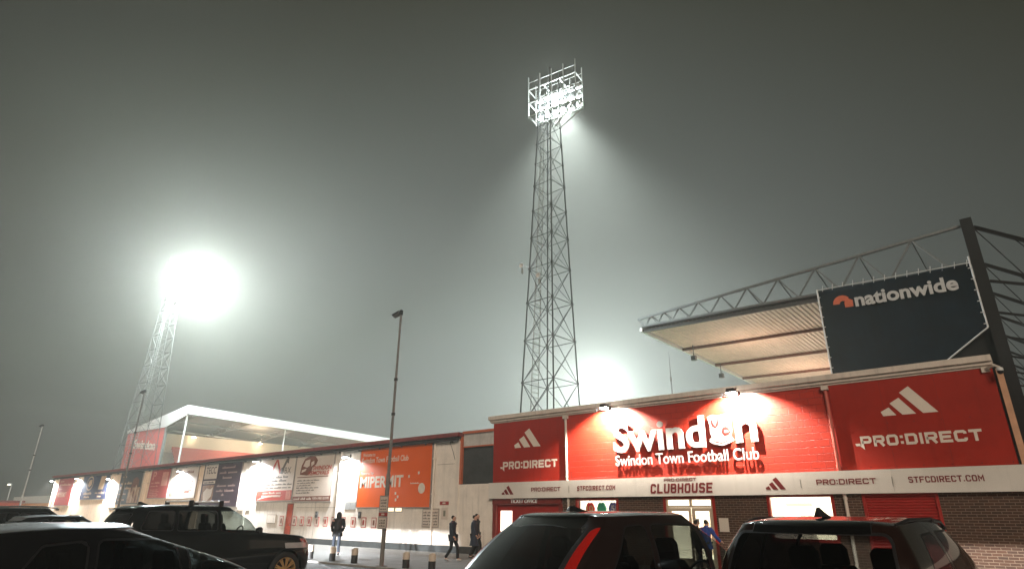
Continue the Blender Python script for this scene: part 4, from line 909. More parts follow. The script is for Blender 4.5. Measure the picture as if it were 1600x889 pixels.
g.prism(arc(.56, 180, 35, -8.0, 15.50) + arc(.20, 35, 180, -7.95, 15.46), 44.50, .05); g.prism([(-7.86, 15.16), (-7.36, 15.14), (-7.34, 15.60), (-7.62, 15.78), (-7.86, 15.52)], 44.499, .051); g.build('emblem', oc, t)
g = MB(); g.tube([(-9.46, 44.62, 4.5), (-9.44, 44.62, 16.85)], .055, 8); g.tube([(-.60, 44.62, 12.4), (-.60, 44.62, 17.0)], .05, 8); g.tube([(-.60, 44.62, 12.4), (-9.4, 44.62, 6.24)], .05, 8); g.tube([(-9.44, 44.62, 16.80), (-.6, 44.62, 16.58)], .03, 6)
for k in range(16):
    z = 5.4 + k * .72; g.box(-9.50, -9.30, 44.54, 44.6, z, z + .05)
    if z > 12.3: g.box(-.76, -.56, 44.54, 44.6, z, z + .05)
for k in range(14): x = -9.1 + k * .64; z = 16.78 - .02 * k; g.bar((x, 44.6, z - .15), (x + .08, 44.6, z + .28), .035)
g.build('frame', steel_white, t)

# ================================================================ LAMP POSTS
def lamp_post(label, x, y, h, pm=None):
    t = thing('lamp_post', label, 'lamp post', (x, y, 0), group='tall lamp posts along the pavement')
    g = MB(); g.tube([(x, y, -.05), (x, y, 3.0), (x, y, 3.04), (x, y, h)], [.075, .075, .058, .04], 12); g.build('pole', pm or pole_m, t)
    g = MB(); g.box(x - .14, x + .14, y - .14, y + .14, 0, .02); g.build('base_plate', pole_m, t)
    for z in (5.1, 6.4): g = MB(); g.lathe([(.0, 0), (.075, 0), (.075, .1), (0, .1)], (x, y, z), 'z', 10); g.build('band', dark_m, t)
    g = MB(); g.box(x - .05, x + .05, y - .05, y + .05, h - .02, h + .18); g.bar((x, y, h + .08), (x - .12, y, h + .08), .05); g.build('bracket', black_plastic, t)
    g = MB(); g.box(-.17, .17, -.13, .13, -.035, .035)
    M_ = Matrix.Rotation(R(-28), 4, 'Y') @ Matrix.Rotation(R(20), 4, 'Z')
    g.v = [tuple(M_ @ Vector(v) + Vector((x - .26, y, h + .06))) for v in g.v]; hd = g.build('lamp_head', black_plastic, t, bevel=.015)
    g = MB(); g.box(-.15, .15, -.11, .11, -.047, -.036); g.v = [tuple(M_ @ Vector(v) + Vector((x - .26, y, h + .06))) for v in g.v]; g.build('lens', P('unlit_lens', (.2, .2, .19), .2), hd)
    return t
lamp_post('tall brown lamp post with parking signs, in front of the orange banner', -18.07, 14.46, 9.05)
lamp_post('tall lamp post in front of the charcoal banner and distant pylon', -44.28, 14.6, 9.05)
lamp_post('tall pale lamp post at the far left, against the dark sky', -70.4, 15.3, 9.05, P('pale_grey_pole', (.45, .43, .40), .5))
notice('parking_sign', 'upper white parking sign strapped to the tall brown lamp post', 'sign', -18.32, -17.84, 1.72, 2.28, cream_b, P('sign_grey', (.3, .28, .26), .5), None, 'signs on the lamp post', 14.37, .012, 4)
notice('parking_sign', 'narrow dark red sign strip between the two white signs on the lamp post', 'sign', -18.32, -17.84, 1.60, 1.715, redb_m, redb_m, cream_b, 'signs on the lamp post', 14.37, .012)
notice('parking_sign', 'lower white sign on the lamp post, under the red strip', 'sign', -18.32, -17.84, 1.18, 1.595, cream_b, P('sign_grey', (.3, .28, .26), .5), None, 'signs on the lamp post', 14.37, .012, 3)

# ================================================================ BOLLARDS
def bollard(label, x, y):
    t = thing('bollard', label, 'bollard', (x, y, 0), group='black and white bollards along the kerb')
    r = .118
    g = MB(); g.lathe([(0, -.05), (r, -.05), (r, .262), (r * .98, .264)], (x, y, 0), 'z', 20); g.build('base', P('bollard_black', (.02, .02, .02), .6, var=.3), t, smooth=False)
    g = MB(); g.lathe([(r * .985, .263), (r * .985, .44), (r * .9, .475), (r * .6, .497), (0, .505)], (x, y, 0), 'z', 20); g.build('cap', P('bollard_cream', (.62, .52, .42), .6, var=.15, streak=.3, bump=.2), t, smooth=True)
for k, (x, y) in enumerate(((-22.98, 14.80), (-21.40, 14.75), (-19.90, 14.66))):
    bollard('black bollard with cream top, %s one left of the lamp post' % ('third', 'second', 'first')[k], x, y)
for k, (x, y) in enumerate(((-16.92, 14.56), (-15.72, 14.62))): bollard('black bollard with cream top, %s one right of the lamp post' % ('first', 'second')[k], x, y)

# ================================================================ FAR LEFT BACKGROUND
t = thing('distant_building', 'low orange-lit flat-roofed building beyond the end of the long wall', 'building', (-134, 32, 0))
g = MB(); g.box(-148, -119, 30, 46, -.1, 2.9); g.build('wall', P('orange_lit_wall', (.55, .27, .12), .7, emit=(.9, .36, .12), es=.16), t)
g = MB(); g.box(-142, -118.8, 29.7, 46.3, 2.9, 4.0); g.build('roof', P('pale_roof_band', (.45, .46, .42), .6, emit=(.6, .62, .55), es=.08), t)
for x in (-126, -122.5): g = MB(); g.box(x, x + 2, 29.9, 30.05, 1.2, 2.3); g.build('window', charcoal_m, t)
t = thing('shed', 'small red site cabin standing in front of the orange-lit building', 'cabin', (-136, 27, 0))
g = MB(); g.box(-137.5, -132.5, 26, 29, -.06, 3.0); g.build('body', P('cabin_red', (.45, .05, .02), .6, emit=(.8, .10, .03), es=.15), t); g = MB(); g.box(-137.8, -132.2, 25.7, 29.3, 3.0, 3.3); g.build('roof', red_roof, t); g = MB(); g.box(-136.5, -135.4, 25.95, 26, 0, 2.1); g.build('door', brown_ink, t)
t = thing('street_lamp', 'lit street lamp with a bent arm, far left in the distance', 'street lamp', (-143, 29, 0))
g = MB(); g.tube([(-143, 29, -.06), (-143, 29, 5.9), (-142.9, 29, 6.15), (-144.6, 29, 6.3)], .09, 8); g.build('pole', steel_white, t); g = MB(); g.box(-145.3, -144.4, 28.8, 29.2, 6.18, 6.42); g.build('lamp_head', P('head_grey', (.4, .4, .4), .5), t); g = MB(); g.box(-145.2, -144.5, 28.85, 29.15, 6.12, 6.178); g.build('lens', EM('street_lens', (1, .86, .7), 12), t)
t = thing('white_van', 'pale parked van half hidden at the left edge beyond the cars', 'van', (-146, 26, -.06))
g = MB(); g.prism([(-149.5, .3), (-149.5, 2.3), (-149.2, 2.45), (-146.3, 2.45), (-145.5, 2.3), (-144.9, 1.45), (-143.9, 1.2), (-143.8, .3)], 25, 1.9); g.build('body', P('van_white', (.55, .55, .53), .35), t, bevel=.06)
for x in (-148.3, -145.0): g = MB(); g.lathe([(0, 0), (.34, 0), (.34, .22), (0, .22)], (x, 24.95, .28), 'y', 18); g.build('wheel', rubber_m, t)
g = MB(); g.prism([(-146.3, 1.5), (-146.3, 2.2), (-145.6, 2.15), (-145.1, 1.5)], 24.98, .03); g.build('window', charcoal_m, t)
# ================================================================ CARS
def catmull(P0, P1, P2, P3, t):
    return 0.5 * ((2 * P1) + (-P0 + P2) * t + (2 * P0 - 5 * P1 + 4 * P2 - P3) * t * t + (-P0 + 3 * P1 - 3 * P2 + P3) * t ** 3)
def ring(r):
    """half outline of one height: rear centre -> rear corner -> side -> front corner -> front centre"""
    w_, sr, sf = r['w'], r['sr'], r['sf']; br = r.get('br', .08); bf = r.get('bf', .1); rr = r.get('rr', .18); rf = r.get('rf', .2)
    wr = r.get('wr', w_ * .96); wf = r.get('wf', w_ * .95)
    rr = min(rr, wr * .9); rf = min(rf, wf * .9)
    zs = r['z']; mid = (sr + sf) / 2; out = []
    for i in range(14): x = (wr - rr) * i / 14; out.append((x, sr + br * (x / max(wr, .01)) ** 2))
    y0 = sr + br * ((wr - rr) / max(wr, .01)) ** 2
    for i in range(10):
        a = math.pi / 2 * i / 10; out.append((wr - rr + rr * math.sin(a), y0 + rr * (1 - math.cos(a))))
    ya = y0 + rr; yb = sf - bf * ((wf - rf) / max(wf, .01)) ** 2 - rf
    for i in range(61):
        s = ya + (yb - ya) * i / 60; m = (ya + yb) / 2
        e = (wr if s < m else wf); x = w_ - (w_ - e) * abs((s - m) / (m - ya + 1e-6)) ** 2.2; out.append((x, s))
    for i in range(1, 11):
        a = math.pi / 2 * i / 10; out.append((wf - rf + rf * math.cos(a), yb + rf * math.sin(a)))
    for i in range(1, 15): x = (wf - rf) * (1 - i / 14); out.append((x, sf - bf * (x / max(wf, .01)) ** 2))
    sx = [q[0] for q in zs]; sz = [q[1] for q in zs]
    return [(x, s, float(np.interp(s, sx, sz))) for x, s in out]
def poly_sdf(px, pz, poly, rad=0.0):
    """signed distance to a polygon (negative inside), corners rounded by rad"""
    d2 = np.full(px.shape, 1e9); ins = np.zeros(px.shape, bool); n = len(poly)
    for i in range(n):
        ax, az = poly[i]; bx, bz = poly[(i + 1) % n]; ex, ez = bx - ax, bz - az
        wx, wz = px - ax, pz - az; t = np.clip((wx * ex + wz * ez) / (ex * ex + ez * ez + 1e-12), 0, 1)
        d2 = np.minimum(d2, (wx - ex * t) ** 2 + (wz - ez * t) ** 2)
        c = ((az <= pz) & (bz > pz)) | ((bz <= pz) & (az > pz)); xx = ax + (pz - az) * ex / (ez if abs(ez) > 1e-9 else 1e-9)
        ins ^= c & (px < xx)
    d = np.sqrt(d2)
    return np.where(ins, -d, d)
def inset(poly, r):
    """polygon pulled in by r, so that poly_sdf - r gives round corners"""
    n = len(poly); ar = sum(poly[i][0] * poly[(i + 1) % n][1] - poly[(i + 1) % n][0] * poly[i][1] for i in range(n)); sg = 1 if ar > 0 else -1; out = []
    for i in range(n):
        a, b, c = Vector(poly[i - 1]), Vector(poly[i]), Vector(poly[(i + 1) % n]); d1 = (b - a).normalized(); d2 = (c - b).normalized()
        n1 = Vector((-d1.y, d1.x)) * sg; n2 = Vector((-d2.y, d2.x)) * sg; m = (n1 + n2).normalized(); out.append(tuple(b + m * (r / max(.35, m.dot(n1)))))
    return out
def car(name, label, cat, loc, rz, spec):
    t = thing(name, label, cat, loc, rz)
    rows = spec['rows']; half = [np.array(ring(r)) for r in rows]; nv = spec.get('sub', 7)
    grid = []
    for k in range(len(half) - 1):
        p0 = half[max(k - 1, 0)]; p1 = half[k]; p2 = half[k + 1]; p3 = half[min(k + 2, len(half) - 1)]
        if rows[k].get('crease'): p0 = p1
        if rows[k + 1].get('crease'): p3 = p2
        for i in range(nv): grid.append(catmull(p0, p1, p2, p3, i / nv))
    grid.append(half[-1])
    G = np.array(grid); nr, nc = G.shape[:2]; G[:, 0, 0] = 0; G[:, -1, 0] = 0; G[:, :, 0] = np.maximum(G[:, :, 0], 0)
    # distance walked round from the rear centre line
    A = np.zeros((nr, nc)); dd = np.sqrt(((G[:, 1:, :2] - G[:, :-1, :2]) ** 2).sum(2)); A[:, 1:] = np.cumsum(dd, 1)
    V = G.reshape(-1, 3); aa = A.reshape(-1); tt = np.tile(np.arange(nc) / (nc - 1), nr)
    V = np.hstack([V, aa[:, None], tt[:, None]]).tolist()
    T = []
    for j in range(nr - 1):
        for i in range(nc - 1):
            a = j * nc + i; b = a + 1; c = a + nc; d = c + 1
            T += [(a, b, d), (a, d, c)]
    def fields():
        q = np.array(V); return q[:, 0], q[:, 1], q[:, 2], q[:, 3], q[:, 4]
    def clip(T, fn):
        x, s, z, a, tq = fields(); D = fn(x, s, z, a, tq).tolist(); ins = []; out = []; ec = {}
        def cut(i, j):
            k = (min(i, j), max(i, j))
            if k not in ec:
                u = D[i] / (D[i] - D[j]); V.append([V[i][q] + (V[j][q] - V[i][q]) * u for q in range(5)]); D.append(0.0); ec[k] = len(V) - 1
            return ec[k]
        for tr in T:
            sg = [D[i] <= 0 for i in tr]; n = sum(sg)
            if n == 3: ins.append(tr)
            elif n == 0: out.append(tr)
            else:
                k = sg.index(True) if n == 1 else sg.index(False); p, q, r = tr[k], tr[(k + 1) % 3], tr[(k + 2) % 3]; u = cut(p, q); v = cut(p, r)
                one = [(p, u, v)]; two = [(u, q, r), (u, r, v)]
                if n == 1: ins += one; out += two
                else: out += one; ins += two
        return ins, out
    done = {}; trim = []
    def region(kind, poly, rad=.05):
        pl = inset(poly, rad) if rad else poly
        def f(x, s, z, a, tq):
            if kind == 'rear': d = poly_sdf(a, z, pl) - rad; return np.where(tq < .40, d, 1.0)
            if kind == 'side': d = poly_sdf(s, z, pl) - rad; return np.where((tq > .16) & (tq < .86), d, 1.0)
            if kind == 'front': d = poly_sdf(x, z, pl) - rad; return np.where(tq > .72, d, 1.0)
            if kind == 'top': d = poly_sdf(x, s, pl) - rad; return np.where(z > spec['roof_z'], d, 1.0)
        return f
    pieces = {}
    for nm, kind, poly, rad, matk, seal in spec['regions']:
        f = region(kind, poly, rad); ins, T = clip(T, f); pieces.setdefault((nm, kind), []).append((ins, matk))
        if seal: ring_, T = clip(T, lambda *q, f=f: f(*q) - seal); trim += ring_
    for s0, r0 in spec['wheels']:
        _, T = clip(T, lambda x, s, z, a, tq: np.where((tq > .1) & (tq < .9) & (z < spec['arch_z']), np.hypot(s - s0, z - spec['hub_z']) - r0 * 1.13, 1.0))
        ar, T = clip(T, lambda x, s, z, a, tq: np.where((tq > .1) & (tq < .9) & (z < spec['arch_z'] + .1), np.hypot(s - s0, z - spec['hub_z']) - r0 * 1.13 - .05, 1.0))
        trim += ar if spec.get('arch_trim') else []
        if not spec.get('arch_trim'): T += ar
    low, T = clip(T, lambda x, s, z, a, tq: z - spec.get('sill_z', .36)); trim += low
    def mesh(nm, parts, mats, parent, sides=(1, -1), shift=0.0):
        g = MB()
        for mi, tris in enumerate(parts):
            for sd in sides:
                ix = {}; vs = []; fs = []
                for tr in tris:
                    f = []
                    for i in tr:
                        if i not in ix: ix[i] = len(vs); vs.append((V[i][0] * sd, V[i][1], V[i][2]))
                        f.append(ix[i])
                    f = f if sd > 0 else f[::-1]
                    if len(set(f)) == 3: fs.append(tuple(f))
                g.add(vs, fs, mi)
        o = g.build(nm, mats, parent, smooth=True, local=True, weld=True)
        if spec.get('paint_bevel'): pass
        return o
    paint = spec['paint']; body = mesh('body', [T, trim], [paint, black_plastic], t)
    inv = {}
    for (nm, kind), lst in pieces.items():
        for ins, matk in lst:
            if kind in ('rear', 'front', 'top') and nm not in ('taillight', 'headlight', 'grille_lamp'): mesh(nm, [ins], [matk], t)
            else:
                for sd in (1, -1): mesh(nm, [ins], [matk], t, (sd,))
    # wheels
    first = None
    for s0, r0 in spec['wheels']:
        for sd in (1, -1):
            xx = sd * (spec['hw'] - .13)
            if first is None:
                g = MB(); W2 = .115
                g.lathe([(r0 * .70, -W2), (r0 * .93, -W2), (r0, -W2 * .7), (r0, W2 * .7), (r0 * .93, W2), (r0 * .70, W2)], (0, 0, 0), 'x', 36); ty = g.build('wheel', rubber_m, t, smooth=True, local=True)
                g = MB(); g.lathe([(r0 * .70, W2 * .95), (r0 * .66, W2 * .9), (r0 * .64, W2 * .2), (r0 * .64, -W2)], (0, 0, 0), 'x', 36)
                ns = spec.get('spokes', 9)
                for k in range(ns):
                    a = 2 * math.pi * k / ns
                    for da in (-.10, .10): g.bar((W2 * .92, .07 * math.cos(a), .07 * math.sin(a)), (W2 * .80, r0 * .66 * math.cos(a + da), r0 * .66 * math.sin(a + da)), .035, .03)
                g.lathe([(0, W2), (.06, W2), (.075, W2 * .8), (.075, 0)], (0, 0, 0), 'x', 16)
                rim = g.build('rim', spec['rim'], ty, local=True); g = MB(); g.lathe([(0, -.02), (r0 * .6, -.02), (r0 * .6, -.04), (0, -.04)], (0, 0, 0), 'x', 24); g.build('brake_disc', dark_m, ty, local=True); first = ty
                wobj = ty
            else:
                wobj = first.copy(); col.objects.link(wobj); wobj.parent = t
                for ch in first.children: c_ = ch.copy(); col.objects.link(c_); c_.parent = wobj
            wobj.location = (xx, s0, spec['hub_z']); wobj.rotation_euler = (0, 0, 0 if sd > 0 else math.pi)
    # dark cabin, seats, arch liners
    c0, c1, ch, cw = spec['cabin']
    g = MB(); g.box(-cw, cw, c0, c1, .35, ch - .18); g.box(-cw, cw, c1 - .45, c1, ch - .18, ch - .04); g.build('cabin_floor', dark_m, t, local=True)
    sm = P('seat_cloth', (.02, .02, .021), .85)
    for s_, x_ in spec['seats']:
        g = MB(); g.prism([(-.24, ch - .3), (.24, ch - .3), (.22, ch + .12), (.16, ch + .2), (-.16, ch + .2), (-.22, ch + .12)], 0, .14); g.prism([(-.13, ch + .2), (.13, ch + .2), (.13, ch + .36), (.09, ch + .41), (-.09, ch + .41), (-.13, ch + .36)], .02, .09)
        g.v = [(x + x_, y + s_ - (z - ch) * .18, z) for x, y, z in g.v]; g.build('seat', sm, t, local=True, bevel=.02)
    if spec.get('wheel_at'):
        x_, s_, z_ = spec['wheel_at']; g = MB()
        pts = [(x_ + .18 * math.cos(a), s_ + .18 * math.sin(a) * .35, z_ + .18 * math.sin(a)) for a in np.linspace(0, 2 * math.pi, 25)]; g.tube(pts, .016, 6, caps=False)
        g.bar((x_ - .17, s_, z_), (x_ + .17, s_, z_), .04); g.bar((x_, s_, z_), (x_, s_ + .3, z_ - .12), .05); g.build('steering_wheel', black_plastic, t, local=True)
    for sd in (1, -1):
        mx, ms, mz = spec['mirror']; bm_ = bmesh.new(); bmesh.ops.create_uvsphere(bm_, u_segments=16, v_segments=10, radius=1)
        for v in bm_.verts:
            x, y, z = v.co; f = .07 if y > 0 else .03
            v.co = ((abs(x) ** .8 * (1 if x > 0 else -1)) * .13 + sd * (mx + .12), y * f + ms, (abs(z) ** .75 * (1 if z > 0 else -1)) * .085 + mz + .01 * x * sd)
        g = MB(); g.add([tuple(v.co) for v in bm_.verts], [tuple(v.index for v in f.verts) for f in bm_.faces]); bm_.free()
        g.bar((sd * (mx - .06), ms + .02, mz - .07), (sd * (mx + .06), ms + .01, mz - .05), .05, .04); mo = g.build('wing_mirror', spec.get('mirror_mat', paint), t, smooth=True, local=True)
        g = MB(); g.box(sd * (mx + .12) - .095, sd * (mx + .12) + .095, ms - .034, ms - .026, mz - .055, mz + .06); g.build('mirror_glass', P('mirror_silver', (.6, .6, .6), .05, metal=1.0), mo, local=True)
    return t, body
def rail(t, pts, r, name='roof_rail', mat=None, feet=True, drop=.06):
    g = MB(); g.tube(pts, r, 8)
    if feet:
        for p in (pts[0], pts[len(pts) // 2], pts[-1]): g.bar((p[0], p[1], p[2]), (p[0], p[1], p[2] - drop), r * 2.2, r * 4)
    g.build(name, mat or black_plastic, t, smooth=False, local=True)
def fin(t, s, z, L=.17, h=.075, mat=None):
    g = MB(); prof = [(-L, .0), (-L * .85, h * .92), (-L * .5, h), (0, h * .55), (L * .7, h * .12), (L, 0)]
    vs = []; n = len(prof)
    for k, sd in enumerate((-1, 1)):
        for y, q in prof: vs.append((sd * (.032 * (1 - q / (h * 1.25))) , -y * -1 + s, z + q))
    g.add(vs, [tuple(range(n)), tuple(reversed(range(n, 2 * n)))] + [(i, i + 1, i + 1 + n, i + n) for i in range(n - 1)] + [(n - 1, 0, n, 2 * n - 1)])
    g.build('antenna_fin', mat or black_plastic, t, local=True, bevel=.004)
def car_paint(name, c, rough=.12, metal=.0):
    m = P(name, c, rough, metal, var=.08, scale=1.5, coat=1.0); return m
def body_rows(L, hw, belt_r, belt_f, hood, roof, cowl, ws_top, rg_bot, rg_top, rw, tail_z=.95, bumper=.12, roof_sag=.06, nose=.72, mid_z=None):
    """rings of a two-box car from the sill to the crown of the roof"""
    bm_ = (belt_r + belt_f) / 2
    rr = [
     dict(w=hw * .90, sr=.22, sf=L - .30, z=[(0, .24), (L, .24)], rr=.25, rf=.35, br=.10, bf=.25),
     dict(w=hw * .965, sr=.06, sf=L - .08, z=[(0, .36), (L, .34)], rr=.22, rf=.36, br=.10, bf=.25),
     dict(w=hw * .99, sr=0, sf=L, z=[(0, .56), (L, .52)], rr=.20, rf=.36, br=.10, bf=.26),
     dict(w=hw, sr=.01, sf=L - .02, z=[(0, .74), (L * .5, .72), (L, nose)], rr=.18, rf=.34, br=.10, bf=.26),
     dict(w=hw * .985, sr=bumper * .5, sf=L - .10, z=[(0, tail_z - .08), (L * .5, .90), (cowl + .4, .90), (L, hood - .12)], rr=.17, rf=.33, br=.10, bf=.25),
     dict(w=hw * .965, sr=bumper, sf=L - .26, z=[(0, tail_z + .04), (L * .5, bm_ - .07), (cowl + .5, hood - .02), (L, hood - .04)], rr=.17, rf=.30, br=.10, bf=.22),
     dict(w=hw * .945, sr=rg_bot * .86, sf=(cowl + L) / 2, z=[(0, belt_r - .03), (L * .5, bm_ - .035), (cowl, hood + .02), (L, hood + .03)], rr=.16, rf=.22, br=.11, bf=.18),
     dict(w=hw * .925, sr=rg_bot, sf=cowl, z=[(0, belt_r), (L * .5, bm_), (cowl, belt_f)], rr=.15, rf=.16, br=.12, bf=.20, wf=hw * .86),
     dict(w=(hw * .925 + rw) / 2 + .035, sr=(rg_bot + rg_top) / 2 - .035, sf=(cowl + ws_top) / 2 + .05, z=[(0, (belt_r + roof - .10) / 2), (L * .5, (bm_ + roof - .06) / 2), (cowl, (belt_f + roof - .10) / 2)], rr=.14, rf=.14, br=.12, bf=.19, wf=(hw * .86 + rw * .93) / 2 + .03),
     dict(w=rw, sr=rg_top, sf=ws_top, z=[(0, roof - .10 - roof_sag), (rg_top + .7, roof - .075), (L * .48, roof - .07), (ws_top, roof - .11)], rr=.14, rf=.13, br=.12, bf=.17, wf=rw * .93),
     dict(w=rw - .05, sr=rg_top + .04, sf=ws_top - .06, z=[(0, roof - .06 - roof_sag), (rg_top + .7, roof - .03), (L * .48, roof - .028), (ws_top, roof - .07)], rr=.13, rf=.13, br=.10, bf=.16),
     dict(w=rw * .72, sr=rg_top + .10, sf=ws_top - .13, z=[(0, roof - .035 - roof_sag), (rg_top + .7, roof - .006), (L * .48, roof - .004), (ws_top, roof - .045)], rr=.13, rf=.13, br=.07, bf=.12),
     dict(w=rw * .36, sr=rg_top + .16, sf=ws_top - .2, z=[(0, roof - .025 - roof_sag), (rg_top + .7, roof), (L * .48, roof), (ws_top, roof - .035)], rr=.12, rf=.12, br=.03, bf=.06),
     dict(w=.004, sr=rg_top + .20, sf=ws_top - .25, z=[(0, roof - .022 - roof_sag), (rg_top + .7, roof + .002), (L * .48, roof + .002), (ws_top, roof - .032)], rr=.002, rf=.002, br=0, bf=0),
    ]
    return rr
tint = GLASS('privacy_glass', (.10, .10, .11), .25); clear = GLASS('car_glass', (.62, .68, .66), .02); semi = GLASS('tinted_glass', (.17, .18, .18), .06)
tail_red = P('taillight_red', (.42, .012, .008), .12, coat=1.0, emit=(1, .03, .01), es=.02); head_glass = P('headlight_glass', (.5, .48, .48), .08, coat=1, spec=.8)
black_car = car_paint('black_car_paint', (.004, .004, .0045)); black_brown_reflect = P('black_paint_brown_reflect', (.014, .006, .005), .3, var=.1, coat=1.0); navy_car = car_paint('dark_grey_car_paint', (.007, .007, .008)); dark_brown_reflect = car_paint('dark_paint_brown_reflect', (.016, .007, .005), .2)  # brown reflections on the two foreground SUVs are put into their paint
silver_dark = car_paint('dark_metallic_paint', (.008, .008, .009), .16)
rim_gold_lit = P('alloy_rim_gold_lit', (.80, .50, .22), .3, metal=.6)  # orange lamplight on the wheel is put into the rim colour
rim_grey = P('alloy_rim_grey', (.35, .35, .35), .3, metal=.9)

# --- black tall-tail-lamp SUV in the middle foreground
SP = dict(rows=body_rows(4.69, .95, 1.16, 1.06, 1.05, 1.765, 3.30, 2.42, .24, .84, .70, tail_z=.95, roof_sag=.03), hw=.95, wheels=[(.95, .37), (3.80, .37)], hub_z=.37, arch_z=.86, paint=black_brown_reflect, rim=rim_grey, roof_z=1.6,
  regions=[('spoiler', 'top', [(-.5, .80), (.54, .80), (.50, 1.08), (-.5, 1.08)], .05, P('gloss_black_spoiler', (.003, .003, .003), .1, coat=1), .008), ('taillight', 'rear', [(.66, 1.60), (.735, 1.62), (.79, 1.40), (.83, 1.22), (.95, 1.08), (1.10, .98), (1.10, .90), (.93, .86), (.80, .94), (.74, 1.12), (.70, 1.35)], .015, tail_red, .0),
   ('rear_window', 'rear', [(-.7, 1.12), (.67, 1.12), (.60, 1.625), (-.6, 1.625)], .06, tint, .02),
   ('side_window', 'side', [(.86, 1.18), (1.44, 1.15), (1.47, 1.64), (1.22, 1.62)], .05, semi, .018),
   ('side_window', 'side', [(1.53, 1.145), (2.30, 1.12), (2.26, 1.64), (1.55, 1.64)], .05, semi, .018),
   ('side_window', 'side', [(2.38, 1.115), (3.24, 1.08), (2.66, 1.53), (2.34, 1.635)], .04, clear, .018),
   ('windscreen', 'front', [(-.82, 1.09), (.79, 1.09), (.62, 1.625), (-.66, 1.625)], .04, clear, .02),
   ('headlight', 'front', [(.52, .78), (.86, .82), (.88, .92), (.55, .90)], .02, head_glass, .0)],
  cabin=(.5, 3.2, 1.10, .78), seats=[(1.35, -.36), (1.35, .36), (2.2, -.36), (2.2, .36)], wheel_at=(.36, 2.75, 1.08), mirror=(.94, 3.02, 1.10), arch_trim=True)
v1, b1 = car('parked_car', 'black SUV in the middle foreground with a tall red tail lamp', 'car', (-4.10, 4.32, GZ), R(-13), SP)
fin(v1, 1.3, 1.758, .15, .055); 
g = MB(); g.tube([(.02, .245, 1.14), (-.12, .235, 1.165), (-.42, .26, 1.17)], [.018, .012, .008], 6); g.lathe([(0, -.02), (.035, -.02), (.04, .02), (0, .02)], (.02, .25, 1.13), 'y', 12); g.build('rear_wiper', black_plastic, v1, local=True)

# --- dark SUV at the right, seen from behind
SP2 = dict(rows=body_rows(4.50, .93, 1.13, 1.05, 1.04, 1.73, 3.15, 2.30, .26, .50, .70, tail_z=.95, roof_sag=.04), hw=.93, wheels=[(.85, .36), (3.62, .36)], hub_z=.36, arch_z=.85, paint=dark_brown_reflect, rim=rim_grey, roof_z=1.58,
  regions=[('spoiler', 'top', [(-.5, .44), (.50, .44), (.46, .74), (-.5, .74)], .05, P('gloss_black_spoiler', (.003, .003, .003), .1, coat=1), .008), ('rear_window', 'rear', [(-.7, 1.14), (.70, 1.14), (.62, 1.585), (-.6, 1.585)], .07, GLASS('rear_glass', (.26, .26, .26), .05), .025),
   ('taillight', 'rear', [(.55, .88), (1.05, .92), (1.02, 1.06), (.58, 1.02)], .03, tail_red, 0),
   ('side_window', 'side', [(.74, 1.20), (1.34, 1.15), (1.36, 1.60), (1.02, 1.58)], .05, tint, .018),
   ('side_window', 'side', [(1.44, 1.145), (2.16, 1.125), (2.14, 1.61), (1.46, 1.605)], .05, tint, .018),
   ('side_window', 'side', [(2.25, 1.12), (3.06, 1.09), (2.54, 1.51), (2.22, 1.605)], .04, semi, .018),
   ('windscreen', 'front', [(-.82, 1.08), (.77, 1.08), (.62, 1.60), (-.66, 1.60)], .04, clear, .02),
   ('headlight', 'front', [(.50, .76), (.84, .80), (.86, .90), (.52, .88)], .02, head_glass, .0)],
  cabin=(.45, 3.05, 1.06, .76), seats=[(1.3, -.36), (1.3, .36), (2.1, -.36), (2.1, .36)], wheel_at=(.36, 2.62, 1.04), mirror=(.93, 2.88, 1.10), arch_trim=True, mirror_mat=black_plastic)
v2, b2 = car('parked_car', 'dark SUV at lower right seen from behind with shark-fin aerial and roof rails', 'car', (-1.70, 5.33, GZ), R(-5), SP2)
fin(v2, .95, 1.722, .14, .085)

for sd in (1, -1): rail(v2, [(sd * .63, .70, 1.66), (sd * .655, 1.0, 1.705), (sd * .665, 1.7, 1.715), (sd * .65, 2.1, 1.69), (sd * .64, 2.25, 1.65)], .016, mat=black_plastic, drop=.03)

